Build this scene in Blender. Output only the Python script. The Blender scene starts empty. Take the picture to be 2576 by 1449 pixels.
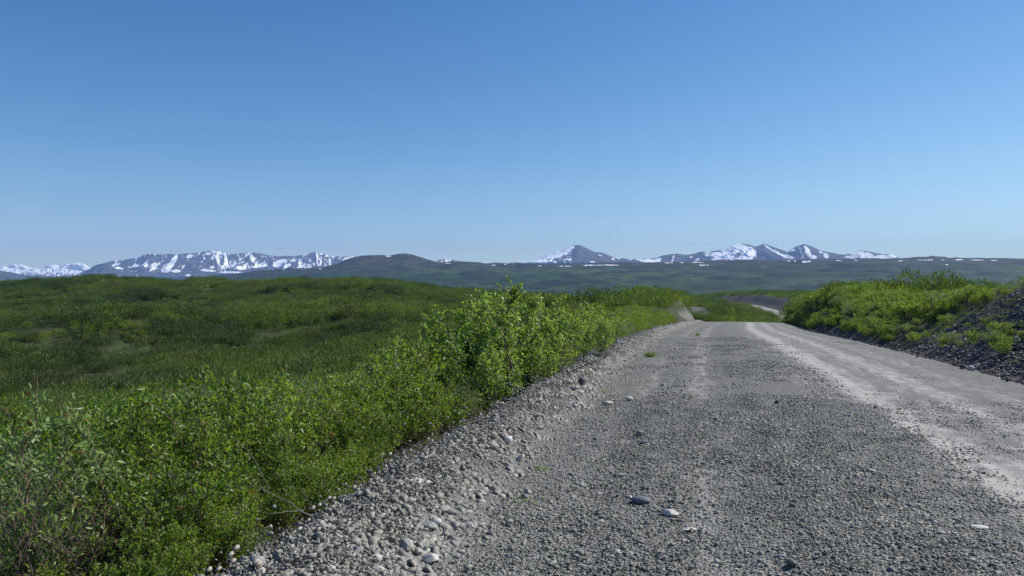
import bpy, math, random
import numpy as np
from mathutils import Vector
rng = np.random.default_rng(7); random.seed(7)
R = math.radians
S = bpy.context.scene
COL = S.collection
F, CX, CY, EYE = 760.0, 512.0, 288.0, 1.6      # lens in pixels of a 1024 wide picture, eye height

# ------------------------------------------------------------------ camera, sky, sun, exposure
cam_d = bpy.data.cameras.new('camera'); cam = bpy.data.objects.new('camera', cam_d); COL.objects.link(cam)
cam.location = (0, 0, EYE); cam.rotation_euler = (R(90), 0, 0)
cam_d.sensor_width = 36; cam_d.lens = 36 * F / 1024; cam_d.clip_end = 120000; cam_d.clip_start = .05
S.camera = cam
SUN_EL, SUN_AZ = 39.0, 66.0                     # azimuth clockwise from the view direction (+Y)
w = bpy.data.worlds.new('World'); S.world = w; w.use_nodes = True
nt = w.node_tree; nt.nodes.clear()
sky = nt.nodes.new('ShaderNodeTexSky'); sky.sky_type = 'NISHITA'; sky.sun_disc = False
sky.sun_elevation = R(SUN_EL); sky.sun_rotation = R(SUN_AZ); sky.altitude = 900
sky.air_density = 1.0; sky.dust_density = 0.12; sky.ozone_density = 2.2
bg = nt.nodes.new('ShaderNodeBackground'); bg.inputs[1].default_value = 0.066
wo = nt.nodes.new('ShaderNodeOutputWorld')
# deeper blue of the clear northern air: each channel of the sky gets its own contrast and gain
sep = nt.nodes.new('ShaderNodeSeparateColor'); cmb = nt.nodes.new('ShaderNodeCombineColor'); nt.links.new(sky.outputs[0], sep.inputs[0])
for i, (pw, gn) in enumerate(((1.96, 2.1), (1.38, 1.45), (1.10, 1.38))):
    a = nt.nodes.new('ShaderNodeMath'); a.operation = 'MULTIPLY'; a.inputs[1].default_value = .1
    b = nt.nodes.new('ShaderNodeMath'); b.operation = 'POWER'; b.inputs[1].default_value = pw
    c = nt.nodes.new('ShaderNodeMath'); c.operation = 'MULTIPLY'; c.inputs[1].default_value = gn * 10
    nt.links.new(sep.outputs[i], a.inputs[0]); nt.links.new(a.outputs[0], b.inputs[0]); nt.links.new(b.outputs[0], c.inputs[0]); 
    d = nt.nodes.new('ShaderNodeMath'); d.operation = 'MULTIPLY_ADD'; d.inputs[1].default_value = (1.20, .27, .24)[i] * .084; d.inputs[2].default_value = 1
    e = nt.nodes.new('ShaderNodeMath'); e.operation = 'DIVIDE'; f = nt.nodes.new('ShaderNodeMath'); f.operation = 'MULTIPLY'; f.inputs[1].default_value = (1.77, 1.28, 1.25)[i]
    nt.links.new(c.outputs[0], d.inputs[0]); nt.links.new(c.outputs[0], e.inputs[0]); nt.links.new(d.outputs[0], e.inputs[1]); nt.links.new(e.outputs[0], f.inputs[0]); nt.links.new(f.outputs[0], cmb.inputs[i])
nt.links.new(cmb.outputs[0], bg.inputs[0]); nt.links.new(bg.outputs[0], wo.inputs[0])
sd = bpy.data.lights.new('sun', 'SUN'); sd.energy = 5.0; sd.angle = R(.53); sd.color = (1, .955, .89)
sun = bpy.data.objects.new('sun', sd); COL.objects.link(sun)
sv = Vector((math.sin(R(SUN_AZ)) * math.cos(R(SUN_EL)), math.cos(R(SUN_AZ)) * math.cos(R(SUN_EL)), math.sin(R(SUN_EL))))
sun.rotation_euler = sv.to_track_quat('Z', 'Y').to_euler()
S.view_settings.view_transform = 'Standard'; S.view_settings.look = 'None'
S.view_settings.exposure = 0.35; S.view_settings.gamma = 1; S.view_settings.use_curve_mapping = False

# ------------------------------------------------------------------ helpers
def tag(o, label=None, cat=None, group=None, kind=None):
    if label: o['label'] = label
    if cat: o['category'] = cat
    if group: o['group'] = group
    if kind: o['kind'] = kind
    return o
def link(name, me, mat=None, parent=None):
    o = bpy.data.objects.new(name, me); COL.objects.link(o)
    if mat is not None and me is not None and len(me.materials) == 0: me.materials.append(mat)
    if parent: o.parent = parent
    return o
def mesh(name, V, Fc, mat=None, smooth=False, attrs=None):
    me = bpy.data.meshes.new(name)
    V = np.asarray(V, np.float32); Fc = np.asarray(Fc, np.int32); k = Fc.shape[1]
    me.vertices.add(len(V)); me.vertices.foreach_set('co', V.ravel())
    me.loops.add(Fc.size); me.loops.foreach_set('vertex_index', Fc.ravel())
    me.polygons.add(len(Fc)); me.polygons.foreach_set('loop_start', np.arange(len(Fc), dtype=np.int32) * k)
    me.polygons.foreach_set('loop_total', np.full(len(Fc), k, np.int32))
    if smooth: me.polygons.foreach_set('use_smooth', np.ones(len(Fc), bool))
    me.update(calc_edges=True)
    for n, a in (attrs or {}).items():
        at = me.attributes.new(n, 'FLOAT', 'POINT'); at.data.foreach_set('value', np.asarray(a, np.float32).ravel())
    if mat: me.materials.append(mat)
    return me
def sheet(nu, nv, wrap=False):                  # quads of a grid of nu x nv points, index i*nv+j
    i = np.arange(nu if wrap else nu - 1)[:, None]; j = np.arange(nv - 1)[None, :]
    i2 = (i + 1) % nu
    return np.stack([i * nv + j, i2 * nv + j, i2 * nv + j + 1, i * nv + j + 1], -1).reshape(-1, 4)
def sm(a, b, x):
    t = np.clip((x - a) / (b - a), 0, 1); return t * t * (3 - 2 * t)
_p = rng.permutation(512); _p = np.concatenate([_p, _p, _p]); _g = rng.uniform(0, 2 * np.pi, 512)
def noise(x, y, seed=0):                        # gradient noise about -1..1
    x = np.asarray(x, float) + seed * 17.3; y = np.asarray(y, float) - seed * 9.1
    xi = np.floor(x).astype(int); yi = np.floor(y).astype(int); fx = x - xi; fy = y - yi
    def gr(ix, iy, dx, dy):
        a = _g[_p[_p[ix & 511] + (iy & 511)] & 511]; return np.cos(a) * dx + np.sin(a) * dy
    u = fx * fx * fx * (fx * (fx * 6 - 15) + 10); v = fy * fy * fy * (fy * (fy * 6 - 15) + 10)
    a = gr(xi, yi, fx, fy); b = gr(xi + 1, yi, fx - 1, fy); c = gr(xi, yi + 1, fx, fy - 1); d = gr(xi + 1, yi + 1, fx - 1, fy - 1)
    return 1.5 * ((a + (b - a) * u) * (1 - v) + (c + (d - c) * u) * v)
def fbm(x, y, o=4, seed=0, g=.5):
    s = 0; a = 1; t = 0
    for k in range(o):
        s = s + a * noise(x * 2 ** k, y * 2 ** k, seed + k * 3); t += a; a *= g
    return s / t
def ridged(x, y, o=4, seed=0):
    s = 0; a = 1; t = 0
    for k in range(o):
        s = s + a * (1 - np.abs(noise(x * 2 ** k, y * 2 ** k, seed + k * 5)) * 1.6); t += a; a *= .5
    return s / t

# node helpers
class NT:
    def __init__(s, name):
        s.m = bpy.data.materials.new(name); s.m.use_nodes = True; s.t = s.m.node_tree; s.t.nodes.clear()
        s.out = s.n('ShaderNodeOutputMaterial')
    def n(s, ty, **k):
        nd = s.t.nodes.new(ty)
        for a, b in k.items(): setattr(nd, a, b)
        return nd
    def l(s, a, b): s.t.links.new(a, b)
    def val(s, sock, v):
        if isinstance(v, bpy.types.NodeSocket): s.l(v, sock)
        elif isinstance(v, (tuple, list)) and len(v) == 3 and sock.type == 'RGBA': sock.default_value = (*v, 1)
        else: sock.default_value = v
    def math(s, op, a, b=0, c=0):
        nd = s.n('ShaderNodeMath', operation=op)
        for i, v in enumerate((a, b, c)): s.val(nd.inputs[i], v)
        return nd.outputs[0]
    def mix(s, f, a, b, mode='MIX'):
        nd = s.n('ShaderNodeMix', data_type='RGBA', blend_type=mode)
        s.val(nd.inputs[0], f); s.val(nd.inputs[6], a); s.val(nd.inputs[7], b); return nd.outputs[2]
    def ramp(s, f, lo, hi):
        nd = s.n('ShaderNodeMapRange', interpolation_type='SMOOTHSTEP')
        s.val(nd.inputs[0], f); nd.inputs[1].default_value = lo; nd.inputs[2].default_value = hi; return nd.outputs[0]
    def attr(s, name): return s.n('ShaderNodeAttribute', attribute_name=name).outputs['Fac']
    def pos(s, scale=(1, 1, 1)):
        g = s.n('ShaderNodeNewGeometry'); m = s.n('ShaderNodeVectorMath', operation='MULTIPLY')
        s.l(g.outputs['Position'], m.inputs[0]); m.inputs[1].default_value = scale; return m.outputs[0]
    def obj(s, scale=(1, 1, 1)):
        g = s.n('ShaderNodeTexCoord'); m = s.n('ShaderNodeVectorMath', operation='MULTIPLY')
        s.l(g.outputs['Object'], m.inputs[0]); m.inputs[1].default_value = scale; return m.outputs[0]
    def noise(s, vec, sc, det=4, rough=.55):
        nd = s.n('ShaderNodeTexNoise'); s.l(vec, nd.inputs['Vector']); nd.inputs['Scale'].default_value = sc
        nd.inputs['Detail'].default_value = det; nd.inputs['Roughness'].default_value = rough; return nd.outputs['Fac']
    def voro(s, vec, sc, out='Color'):
        nd = s.n('ShaderNodeTexVoronoi'); s.l(vec, nd.inputs['Vector']); nd.inputs['Scale'].default_value = sc; return nd.outputs[out]
    def bump(s, h, strength, dist):
        nd = s.n('ShaderNodeBump'); s.l(h, nd.inputs['Height']); nd.inputs['Strength'].default_value = strength
        nd.inputs['Distance'].default_value = dist; return nd.outputs[0]
    def bsdf(s, col, rough=.9, spec=.3, normal=None):
        nd = s.n('ShaderNodeBsdfPrincipled'); s.val(nd.inputs['Base Color'], col); s.val(nd.inputs['Roughness'], rough)
        nd.inputs['Specular IOR Level'].default_value = spec
        if normal is not None: s.l(normal, nd.inputs['Normal'])
        return nd.outputs[0]
    def done(s, sh): s.l(sh, s.out.inputs['Surface']); return s.m

# ------------------------------------------------------------------ road line
RL = np.array([(-4.8, -30, .0), (-.7, -10, .0), (1.6, 0, 0), (4.0, 10, 0), (5.75, 17, -.06), (8.2, 26.5, -.25), (13.2, 45, -.82), (19.3, 65, -1.38), (22.3, 75, -1.74), (27, 91, -3.1),
               (37, 122, -5.8), (58, 170, -9.6), (92, 250, -12.9), (126, 340, -13.4), (153, 430, -12.9), (165, 490, -12.2), (177, 560, -11.3), (183, 615, -10.8), (177, 670, -10.4), (150, 740, -10)], float)
def catmull(P, n):
    out = []
    d = np.r_[0, np.cumsum(np.linalg.norm(np.diff(P[:, :2], axis=0), axis=1))]
    m = np.gradient(P, d, axis=0)
    t = np.linspace(0, d[-1], n); k = np.clip(np.searchsorted(d, t, 'right') - 1, 0, len(d) - 2); h = d[k + 1] - d[k]; u = ((t - d[k]) / h)[:, None]; h = h[:, None]
    return (2*u**3-3*u**2+1)*P[k] + (u**3-2*u**2+u)*h*m[k] + (-2*u**3+3*u**2)*P[k+1] + (u**3-u**2)*h*m[k+1], t
RC, RT = catmull(RL, 2600)
RD = np.gradient(RC[:, :2], axis=0); RD /= np.linalg.norm(RD, axis=1)[:, None]
def lat(X, Y):                                  # signed distance from the centre line (right +), road height, along
    X = np.atleast_1d(np.asarray(X, float)); Y = np.atleast_1d(np.asarray(Y, float)); sh = X.shape; X = X.ravel(); Y = Y.ravel()
    s = np.full(X.shape, 1e4); z = np.zeros(X.shape); a = np.zeros(X.shape)
    near = np.where((X > -60) & (X < 270) & (Y > -60) & (Y < 820))[0]
    C = RC[::4]; D = RD[::4]; T = RT[::4]
    for c in range(0, len(near), 20000):
        i = near[c:c + 20000]; dx = X[i, None] - C[None, :, 0]; dy = Y[i, None] - C[None, :, 1]
        k = np.argmin(dx * dx + dy * dy, 1); ii = np.arange(len(i)); ddx = dx[ii, k]; ddy = dy[ii, k]
        s[i] = ddx * D[k, 1] - ddy * D[k, 0]; al = ddx * D[k, 0] + ddy * D[k, 1]
        tt = T[k] + al; a[i] = tt; z[i] = np.interp(tt, RT, RC[:, 2])
    return s.reshape(sh), z.reshape(sh), a.reshape(sh)
def road_prof(s, a):                            # road surface relative to its line, with the windrow on the left edge
    crown = -.012 * np.abs(s)
    hw = .27 + .05 * noise(a * .35, a * 0, 5) + .03 * noise(a * 1.9, s * 1.5, 6)
    c = -3.62 + .12 * noise(a * .22, a * 0 + 3, 7)
    fade = 1 - sm(62, 92, a - 30)
    berm = hw * np.exp(-((s - c) / .33) ** 2) * fade
    tr = -.018 * np.exp(-((s + 1.45) / .22) ** 2) - .018 * np.exp(-((s + 2.25) / .16) ** 2) - .01 * np.exp(-((s - .95) / .35) ** 2) + .02 * np.exp(-((s + .6) / .4) ** 2)
    near = .010 * noise(a * 1.6, s * 1.6, 8) + .006 * noise(a * 5, s * 5, 9)
    edge = np.where(s < -3.95, (s + 3.95) * .75, 0) + np.where(s > 4.0, -(s - 4.0) * .55, 0)
    return crown + berm + tr + near + edge

# ------------------------------------------------------------------ natural ground
def P(px, py, Y, drop=0): return ((px - CX) / F * Y, Y, EYE - (py - CY) / F * Y - drop)
ctl = [(-3,2,-.6),(-6,3,-1.0),(-7,10,-1.35),(-4,9,-.85),(-2,14,-.85),(0,20,-1.0),(-8,20,-2.2),(-16,20,-3.0),(-12,6,-1.9),(-12,-4,-1.7),(-5,-8,-.8),(-30,0,-3),(-30,-30,-2),(0,-30,0),(8,-30,0.5),
       (5,35,-1.3),(0,35,-2.2),(-8,45,-4.8),(8,55,-.9),(0,60,-3.2),(2,45,-2.6),(-20,42,-5.4),(-26,38,-5.2),(-40,50,-6.6),(-11,34,-4.0),(3,26,-1.1),
       P(640,300,86,.9),P(600,296,82,.8),P(560,298,80,.8),P(520,299,84,.8),P(470,303,92,.8),(12,70,-.5),(16,105,-2.5),(5,110,-3.5),(-5,75,-2.8),(18,95,-.3),(17.5,84,-.2),
       P(0,322,95,.8),P(60,313,100,.8),P(150,310,110,.8),P(250,306,130,.8),P(330,301,142,.8),P(420,306,125,.8),P(0,345,86,.8),P(60,345,90,.8),P(150,345,96,.8),P(250,340,108,.8),P(330,332,116,.8),P(420,330,100,.8),P(0,394,66,.6),P(60,392,70,.6),P(150,386,73,.6),P(250,374,80,.6),P(330,360,84,.6),P(400,350,80,.6),
       (-76,132,-6.2),(-62,158,-6.0),(-32,178,-5.0),P(0,310,225,.8),P(60,308,228,.8),P(150,308,226,.8),P(250,307,222,.8),P(340,306,220,.8),P(420,306,208,.8),(-110,200,-7),(-60,190,-6.5),(-100,120,-4.5),
       P(0,284,280,.8),P(60,279.5,282,.8),P(100,277.3,284,.8),P(200,281,272,.8),P(280,281,272,.8),P(340,279,266,.8),P(375,281,258,.8),P(400,285,250,.8),P(440,292,236,.8),P(480,296,226,.8),P(560,296.5,236,.8),P(640,296.5,262,.8),P(690,297.5,480,.8),
       (-260,280,3),(-150,400,-6),(-60,400,-8),(30,380,-9),(-300,420,-8),
       (20,140,-8.5),(30,122,-7.8),P(700,307,200,.4),P(712,305.5,205,.8),P(725,306.5,205,.8),P(738,309.5,200,.8),P(750,316,195,.8),(38,165,-10.5),(30,200,-11),(45,270,-12),(64,172,-8.6),(78,200,-9.2),P(757,318,235,.2),P(750,315,270,.6),(60,260,-9.5),
       P(700,302,420,1),P(725,307,380,1),P(742,312,360,1),P(680,300,380,1),P(712,303,560,1),P(735,309,460,1),P(765,317,380,.8),(120,480,-12.5),(150,560,-12.8),
       (14.5,8,3.0),(15,15,2.4),(17.5,21,1.95),(16.4,23,2.05),(18.5,27,1.3),(22,24,1.6),(13,0,3.2),(12,-15,3),(25,5,3.3),(30,-20,3.5),
       (15.6,30,.7),(19,33,.75),(25.7,40,.95),(18.7,40,.6),(22,48,.8),P(950,285,50,1.05),P(900,283.5,60,1.05),P(840,279,66,.8),P(860,281.5,67,.8),P(815,289,72,.8),P(797,298,80,.8),P(785,298,92,.7),(30,72,.7),(60,60,1.0),(60,90,-.6),(45,80,.0),
       (38,95,-1.6),(50,112,-1.9),(52,128,-2.2),(70,130,-1.8),(100,110,-.5),(72,165,-4.5),(96,210,-6),(112,250,-8),(150,300,-7),(146,345,-10),(172,430,-8.5),(185,470,-6.5),(192,520,-5.2),(196,560,-4.4),(203,610,-3.8),(200,680,-4.2),(225,560,-3.4),(235,650,-3.4),(260,450,-3),(180,200,-2),
       (0,650,-14),(-300,700,-14),(380,700,-7),(170,820,-11),(0,1200,-26),(-900,1200,-26),(900,1200,-26),(-2500,2500,-40),(0,2500,-36),(2500,2500,-36),(0,6000,-60),(-6000,6000,-60),(6000,6000,-60),(-6000,-3000,-40),(6000,-3000,-20),(0,-3000,-20),(200,0,5),(500,200,3),(-600,100,-6),(0,-200,0),(60,15,3.4)]
ctl = np.array(ctl, float)
def warp(x, y):
    r = np.hypot(x, y) + 1e-6; k = 20 * np.log1p(r / 20) / r; return x * k, y * k
cw = np.stack(warp(ctl[:, 0], ctl[:, 1]), 1); CC = 1.6
def phi(d2): return np.sqrt(d2 + CC * CC)
A = phi(((cw[:, None] - cw[None]) ** 2).sum(-1)); A = A - np.eye(len(A)) * .08
AA = np.zeros((len(A) + 1,) * 2); AA[:-1, :-1] = A; AA[:-1, -1] = 1; AA[-1, :-1] = 1
W_ = np.linalg.solve(AA, np.r_[ctl[:, 2], 0])
def natural(X, Y):
    sh = X.shape; x, y = warp(X.ravel(), Y.ravel()); z = np.empty(x.shape)
    for c in range(0, len(x), 20000):
        sl = slice(c, c + 20000)
        z[sl] = phi((x[sl, None] - cw[None, :, 0]) ** 2 + (y[sl, None] - cw[None, :, 1]) ** 2) @ W_[:-1] + W_[-1]
    z = z.reshape(sh); r = np.hypot(X, Y)
    z = z + .10 * fbm(X * .4, Y * .4, 3, 1) * sm(3, 12, r) + 1.15 * fbm(X * .04, Y * .04, 4, 2) * sm(25, 90, r) * (1 - sm(800, 1500, r))
    return z
def terrain(X, Y):
    X = np.asarray(X, float); Y = np.asarray(Y, float)
    s, zr, a = lat(X, Y); N = natural(X, Y)
    yy = a - 30
    right = s > 0; e = np.abs(s) - 4.05
    Lr = np.interp(yy, [0, 20, 27, 32, 75, 95, 120, 160, 240, 420, 800], [3.8, 3.8, 3.8, 3.4, 3.4, 3.0, 3, 5, 6, 10, 12])
    Ll = np.interp(yy, [0, 40, 60, 75, 80, 100, 130, 220, 400], [2.6, 3, 4, 3.0, 2.6, 2.8, 6, 9, 12])
    L = np.where(right, Lr, Ll); e0 = np.where(right, np.interp(yy, [0, 27, 36, 100], [1.25, 1.25, .6, .4]), .0)
    t = np.clip((e - e0) / L, 0, 1); t = t * t * (3 - 2 * t) * .6 + t * .4
    base = zr - .22 - .12 * np.exp(-((e - .8) / .5) ** 2) * right + np.where(right, .12 * sm(.9, 1.6, e), 0)
    z = base + (N - base) * t
    z = np.where(np.abs(s) < 4.05, zr - .22 , z)
    rough = sm(0, .5, e) * (np.hypot(X, Y) < 120)
    return z + rough * (.05 * fbm(X * 1.7, Y * 1.7, 3, 11))
def ground(X, Y):
    X = np.atleast_1d(np.asarray(X, float)); Y = np.atleast_1d(np.asarray(Y, float))
    t = terrain(X, Y); s, zr, a = lat(X, Y)
    return np.where(np.abs(s) < 4.5, np.maximum(t, zr + road_prof(s, a)), t), s, a

# masks of what the ground is made of (own colour of the ground)
def masks(X, Y):
    s, zr, a = lat(X, Y); yy = a - 30; n = .5 * fbm(X * .35, Y * .35, 3, 21); e = np.abs(s) - 4.05
    right = (s > 0)
    shale = right * (1 - sm(5.2, 7.0, e + n * 1.5)) * (1 - sm(27, 30, yy + n * 3))
    ditch = right * (1 - sm(.9, 1.5, e + n * .6)) * (1 - sm(46, 60, yy))
    shale = np.maximum(shale, ditch)
    shale = np.maximum(shale, right * (1 - sm(3.0, 4.6, e + n)) * sm(104, 112, yy) * (1 - sm(132, 142, yy)))
    shale = np.maximum(shale, right * (1 - sm(11, 15, e + n * 5)) * sm(470, 500, yy + n * 20))
    left = (s < 0) & (s > -50)
    grav = left * (1 - sm(1.6, 1.8, e + n * .5)) * sm(76, 78, yy + n * 2) * (1 - sm(112, 118, yy))
    grav = np.maximum(grav, left * (1 - sm(.1, .35, e + n * .3)))
    d = np.hypot((X - 48.5) / 3.4, (Y - 198) / 12)
    grav = np.maximum(grav, 1 - sm(.7, 1.1, d + n * .8))
    grav = np.maximum(grav, .7 * left * (1 - sm(4, 7, e + n * 3)) * sm(215, 235, yy) * (1 - sm(262, 280, yy)))
    return np.clip(shale, 0, 1), np.clip(grav, 0, 1)

# ------------------------------------------------------------------ materials of the land
def mat_ground():
    m = NT('ground_soil'); p = m.pos()
    n1 = m.noise(p, .09, 4); n2 = m.noise(p, 1.3, 5); n3 = m.noise(p, 14, 4)
    col = m.mix(m.ramp(n2, .38, .62), (.040, .060, .016), (.040, .042, .020))
    col = m.mix(m.ramp(n1, .45, .62), col, (.045, .068, .020))
    far = m.attr('far')
    col = m.mix(far, col, m.mix(m.ramp(n1, .4, .6), (.030, .062, .020), (.042, .075, .020)))
    col = m.mix(m.math('MULTIPLY', m.ramp(n3, .5, .75), .35), col, (.11, .085, .055))
    sh = m.attr('shale'); gr = m.attr('grav')
    v = m.voro(p, 16); shc = m.mix(m.ramp(v, .2, .9), (.034, .032, .034), (.100, .094, .094)); shc = m.mix(m.ramp(n2, .45, .7), shc, (.085, .066, .055))
    gc = m.mix(m.ramp(n3, .3, .7), (.10, .094, .084), (.19, .178, .158))
    col = m.mix(sh, col, shc); col = m.mix(gr, col, gc)
    h = m.math('ADD', m.math('MULTIPLY', m.voro(p, 16, 'Distance'), -.5), n3)
    return m.done(m.bsdf(col, .95, .2, m.bump(h, .8, .04)))
def mat_road():
    m = NT('road_gravel'); p = m.pos(); s = m.attr('lat'); al = m.attr('along')
    cv = m.n('ShaderNodeCombineXYZ'); m.l(s, cv.inputs[0]); m.l(al, cv.inputs[1]); cv.inputs[2].default_value = 0
    st = m.n('ShaderNodeVectorMath', operation='MULTIPLY'); m.l(cv.outputs[0], st.inputs[0]); st.inputs[1].default_value = (1, .16, 1)
    ns = m.noise(st.outputs[0], 2.2, 5, .6); ns2 = m.noise(st.outputs[0], 6.5, 4, .65)
    nf = m.noise(p, 28, 4, .7); nm = m.noise(p, 5, 5, .65); nb = m.noise(p, .5, 3)
    def band(c, wd, k=1.0):
        d = m.math('DIVIDE', m.math('SUBTRACT', m.math('ADD', s, m.math('MULTIPLY', m.math('SUBTRACT', ns, .5), .5)), c), wd)
        return m.math('MULTIPLY', m.math('POWER', 2.718, m.math('MULTIPLY', m.math('MULTIPLY', d, d), -1)), k)
    dust = band(.98, .42, 1.0)
    for c, wd, k in ((2.05, .36, .78), (.30, .18, .34), (2.9, .30, .45), (1.55, .22, .45), (-1.45, .24, .50), (-2.25, .16, .38)):
        dust = m.math('MAXIMUM', dust, band(c, wd, k))
    streak = m.math('ADD', m.math('MULTIPLY', nm, .55), m.math('MULTIPLY', ns2, .65))
    dust = m.ramp(m.math('ADD', dust, m.math('MULTIPLY', m.math('SUBTRACT', streak, .6), 3.2)), .05, 1.4)
    v = m.voro(p, 55); vb = m.n('ShaderNodeSeparateColor'); m.l(v, vb.inputs[0])
    c1 = m.mix(vb.outputs[0], (.080, .090, .078), (.265, .272, .235))
    c1 = m.mix(m.ramp(vb.outputs[1], .86, .9), c1, (.36, .345, .32))
    c1 = m.mix(m.ramp(vb.outputs[2], .9, .95), c1, (.24, .17, .15))
    c1 = m.mix(m.ramp(nf, .35, .65), m.mix(.5, c1, (.115, .12, .108)), c1)
    c1 = m.mix(m.math('MULTIPLY', m.ramp(nb, .4, .6), .25), c1, (.19, .172, .152))
    c1 = m.mix(m.math('MULTIPLY', m.ramp(s, .2, 1.0), .45), c1, (.235, .235, .215))
    v2 = m.voro(p, 17); v2s = m.n('ShaderNodeSeparateColor'); m.l(v2, v2s.inputs[0])
    dc = m.mix(m.ramp(nf, .3, .7), (.36, .345, .31), (.45, .43, .39))
    col = m.mix(dust, c1, dc)
    berm = m.math('MULTIPLY', m.ramp(s, -3.0, -3.3), 1.0)
    col = m.mix(m.math('MULTIPLY', berm, .55), col, (.22, .205, .18))
    h = m.math('ADD', m.math('MULTIPLY', m.voro(p, 55, 'Distance'), -1.0), m.math('MULTIPLY', nf, .8))
    h = m.math('MULTIPLY', h, m.math('SUBTRACT', 1.05, m.math('MULTIPLY', dust, .85)))
    return m.done(m.bsdf(col, .92, .25, m.bump(h, 1.0, .018)))
M_GROUND, M_ROAD = mat_ground(), mat_road()

# ------------------------------------------------------------------ ground sheet
ang = np.concatenate([np.linspace(-180, -50, 45)[:-1], np.linspace(-50, 50, 401), np.linspace(50, 180, 45)[1:-1]])
rad = np.concatenate([[.02, 1.0], np.geomspace(1.6, 16000, 440)])
th = np.radians(ang)[:, None]; GX = np.sin(th) * rad[None]; GY = np.cos(th) * rad[None]
GZ = terrain(GX, GY); shv, grv = masks(GX, GY)
farv = sm(380, 700, np.hypot(GX, GY))
g = link('ground', mesh('ground', np.stack([GX, GY, GZ], -1).reshape(-1, 3), sheet(len(ang), len(rad), True)[:, ::-1], M_GROUND, True, {'shale': shv, 'grav': grv, 'far': farv}))
tag(g, kind='structure')
# road sheet
ss = np.concatenate([np.linspace(-4.6, -2.9, 38)[:-1], np.linspace(-2.9, 4.6, 70)])
al = np.concatenate([np.linspace(20, 34, 40)[:-1], np.linspace(34, 55, 300)[:-1], np.linspace(55, 110, 260)[:-1], np.linspace(110, RT[-1], 420)])
cx_, cy_, cz_ = (np.interp(al, RT, RC[:, i]) for i in range(3)); dx_, dy_ = (np.interp(al, RT, RD[:, i]) for i in range(2))
RX = cx_[:, None] + ss[None] * dy_[:, None]; RY = cy_[:, None] - ss[None] * dx_[:, None]
RZ = cz_[:, None] + road_prof(ss[None] + 0 * al[:, None], al[:, None] + 0 * ss[None])
ro = link('road', mesh('road', np.stack([RX, RY, RZ], -1).reshape(-1, 3), sheet(len(al), len(ss))[:, ::-1], M_ROAD, True,
     {'lat': ss[None] + 0 * al[:, None], 'along': al[:, None] + 0 * ss[None]}))
tag(ro, kind='structure')
print('tri', len(g.data.polygons) * 2, len(ro.data.polygons) * 2)

# ------------------------------------------------------------------ plateau with its dome
def mat_plateau():
    m = NT('plateau_tundra'); p = m.pos()
    t = m.attr('hgt'); sn = m.attr('snow')
    n1 = m.noise(m.pos((.6, 1, 0)), .0016, 5, .6); n2 = m.noise(m.pos((.45, 1, 0)), .0075, 5, .68); n3 = m.noise(m.pos((.4, 1, 0)), .024, 4, .6)
    col = m.mix(m.ramp(n1, .38, .62), (.026, .054, .018), (.054, .090, .025))
    col = m.mix(m.math('MULTIPLY', m.ramp(n2, .49, .57), .85), col, (.011, .021, .015))
    col = m.mix(m.math('MULTIPLY', m.ramp(n3, .50, .60), .7), col, (.020, .030, .018))
    br = m.ramp(m.math('ADD', t, m.math('MULTIPLY', m.math('SUBTRACT', n2, .5), .7)), .55, .95)
    col = m.mix(m.math('MULTIPLY', br, .75), col, (.048, .044, .040))
    col = m.mix(m.ramp(m.math('ADD', sn, m.math('MULTIPLY', m.math('SUBTRACT', m.noise(m.pos((1, 1, 3)), .02, 3), .5), .5)), .42, .55), col, (.86, .88, .92))
    return m.done(m.bsdf(col, .95, .1))
M_PLAT = mat_plateau()
def prof(pts, px): pts = np.array(pts, float); return np.interp(px, pts[:, 0], pts[:, 1])
top_pts = [(-900,300),(-100,300),(60,296),(130,288),(180,282),(232,275.3),(252,271.8),(282,269.3),(320.6,267.3),(337.6,263.5),(345,260.2),(352.7,257.4),(362.7,255.6),(372,255.2),(382.8,255.2),(391,255.6),(397.8,254.2),(403,253.8),(408,254.1),(415.8,256.5),(425.9,260.8),(438,262.3),(473,262.8),(510,263.2),(520.7,263.8),(544.7,265.0),(570,264.4),(584.9,263.7),(599.9,262.4),(655,262.3),(700,261.8),(740,260.8),(790,259.6),(850,258.8),(950,258.3),(1024,258.6),(1200,258),(1700,262),(2200,280)]
bpx = np.linspace(-500, 1800, 1500); Yr = 5000.
vv = np.concatenate([np.linspace(0, 1, 150), np.linspace(1.03, 2.0, 14)])
Yv = 2300 + 2700 * vv
B = ((bpx - CX) / F)[:, None] + 0 * vv[None]; YY = Yv[None] + 0 * B; XX = B * YY
T = np.broadcast_to(vv[None], B.shape)
topz = (EYE + (CY - prof(top_pts, bpx)) / F * Yr)[:, None]
smooth_top = (EYE + (CY - prof([(-900,300),(232,277),(340,268),(440,265),(600,262.5),(1200,258),(2200,280)], bpx)) / F * Yr)[:, None]
hw = sm(.45, 1, np.clip(T, 0, 1))
tz = smooth_top + (topz - smooth_top) * hw
tt = np.clip(T, 0, 1)
basez = -38.
lin = .35 * tt + .65 * sm(0, 1, tt * .9) / sm(0, 1, .9)
ZZ = basez + (tz - basez) * lin
amp = 15 * sm(0, .15, tt) * (1 - sm(.88, 1, tt)) + 1.0
rel = fbm(XX / 420, YY / 190, 5, 41) * amp * 2.6 + (ridged(XX / 700 + .3 * fbm(XX / 300, YY / 300, 2, 44), YY / 260, 3, 42) - .5) * amp
dome = np.exp(-((bpx[:, None] - 385) / 55) ** 2) * sm(.5, .8, tt) * (1 - sm(.93, 1, tt))
rel = rel + dome * 22 * fbm(XX / 130, YY / 260, 3, 43)
ZZ = ZZ + rel
ZZ = np.where(T > 1, tz - (T - 1) * 160, ZZ)
pxv = bpx[:, None] + 0 * T; pyv = CY - (ZZ - EYE) / YY * F
sn = np.zeros(B.shape)
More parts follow.
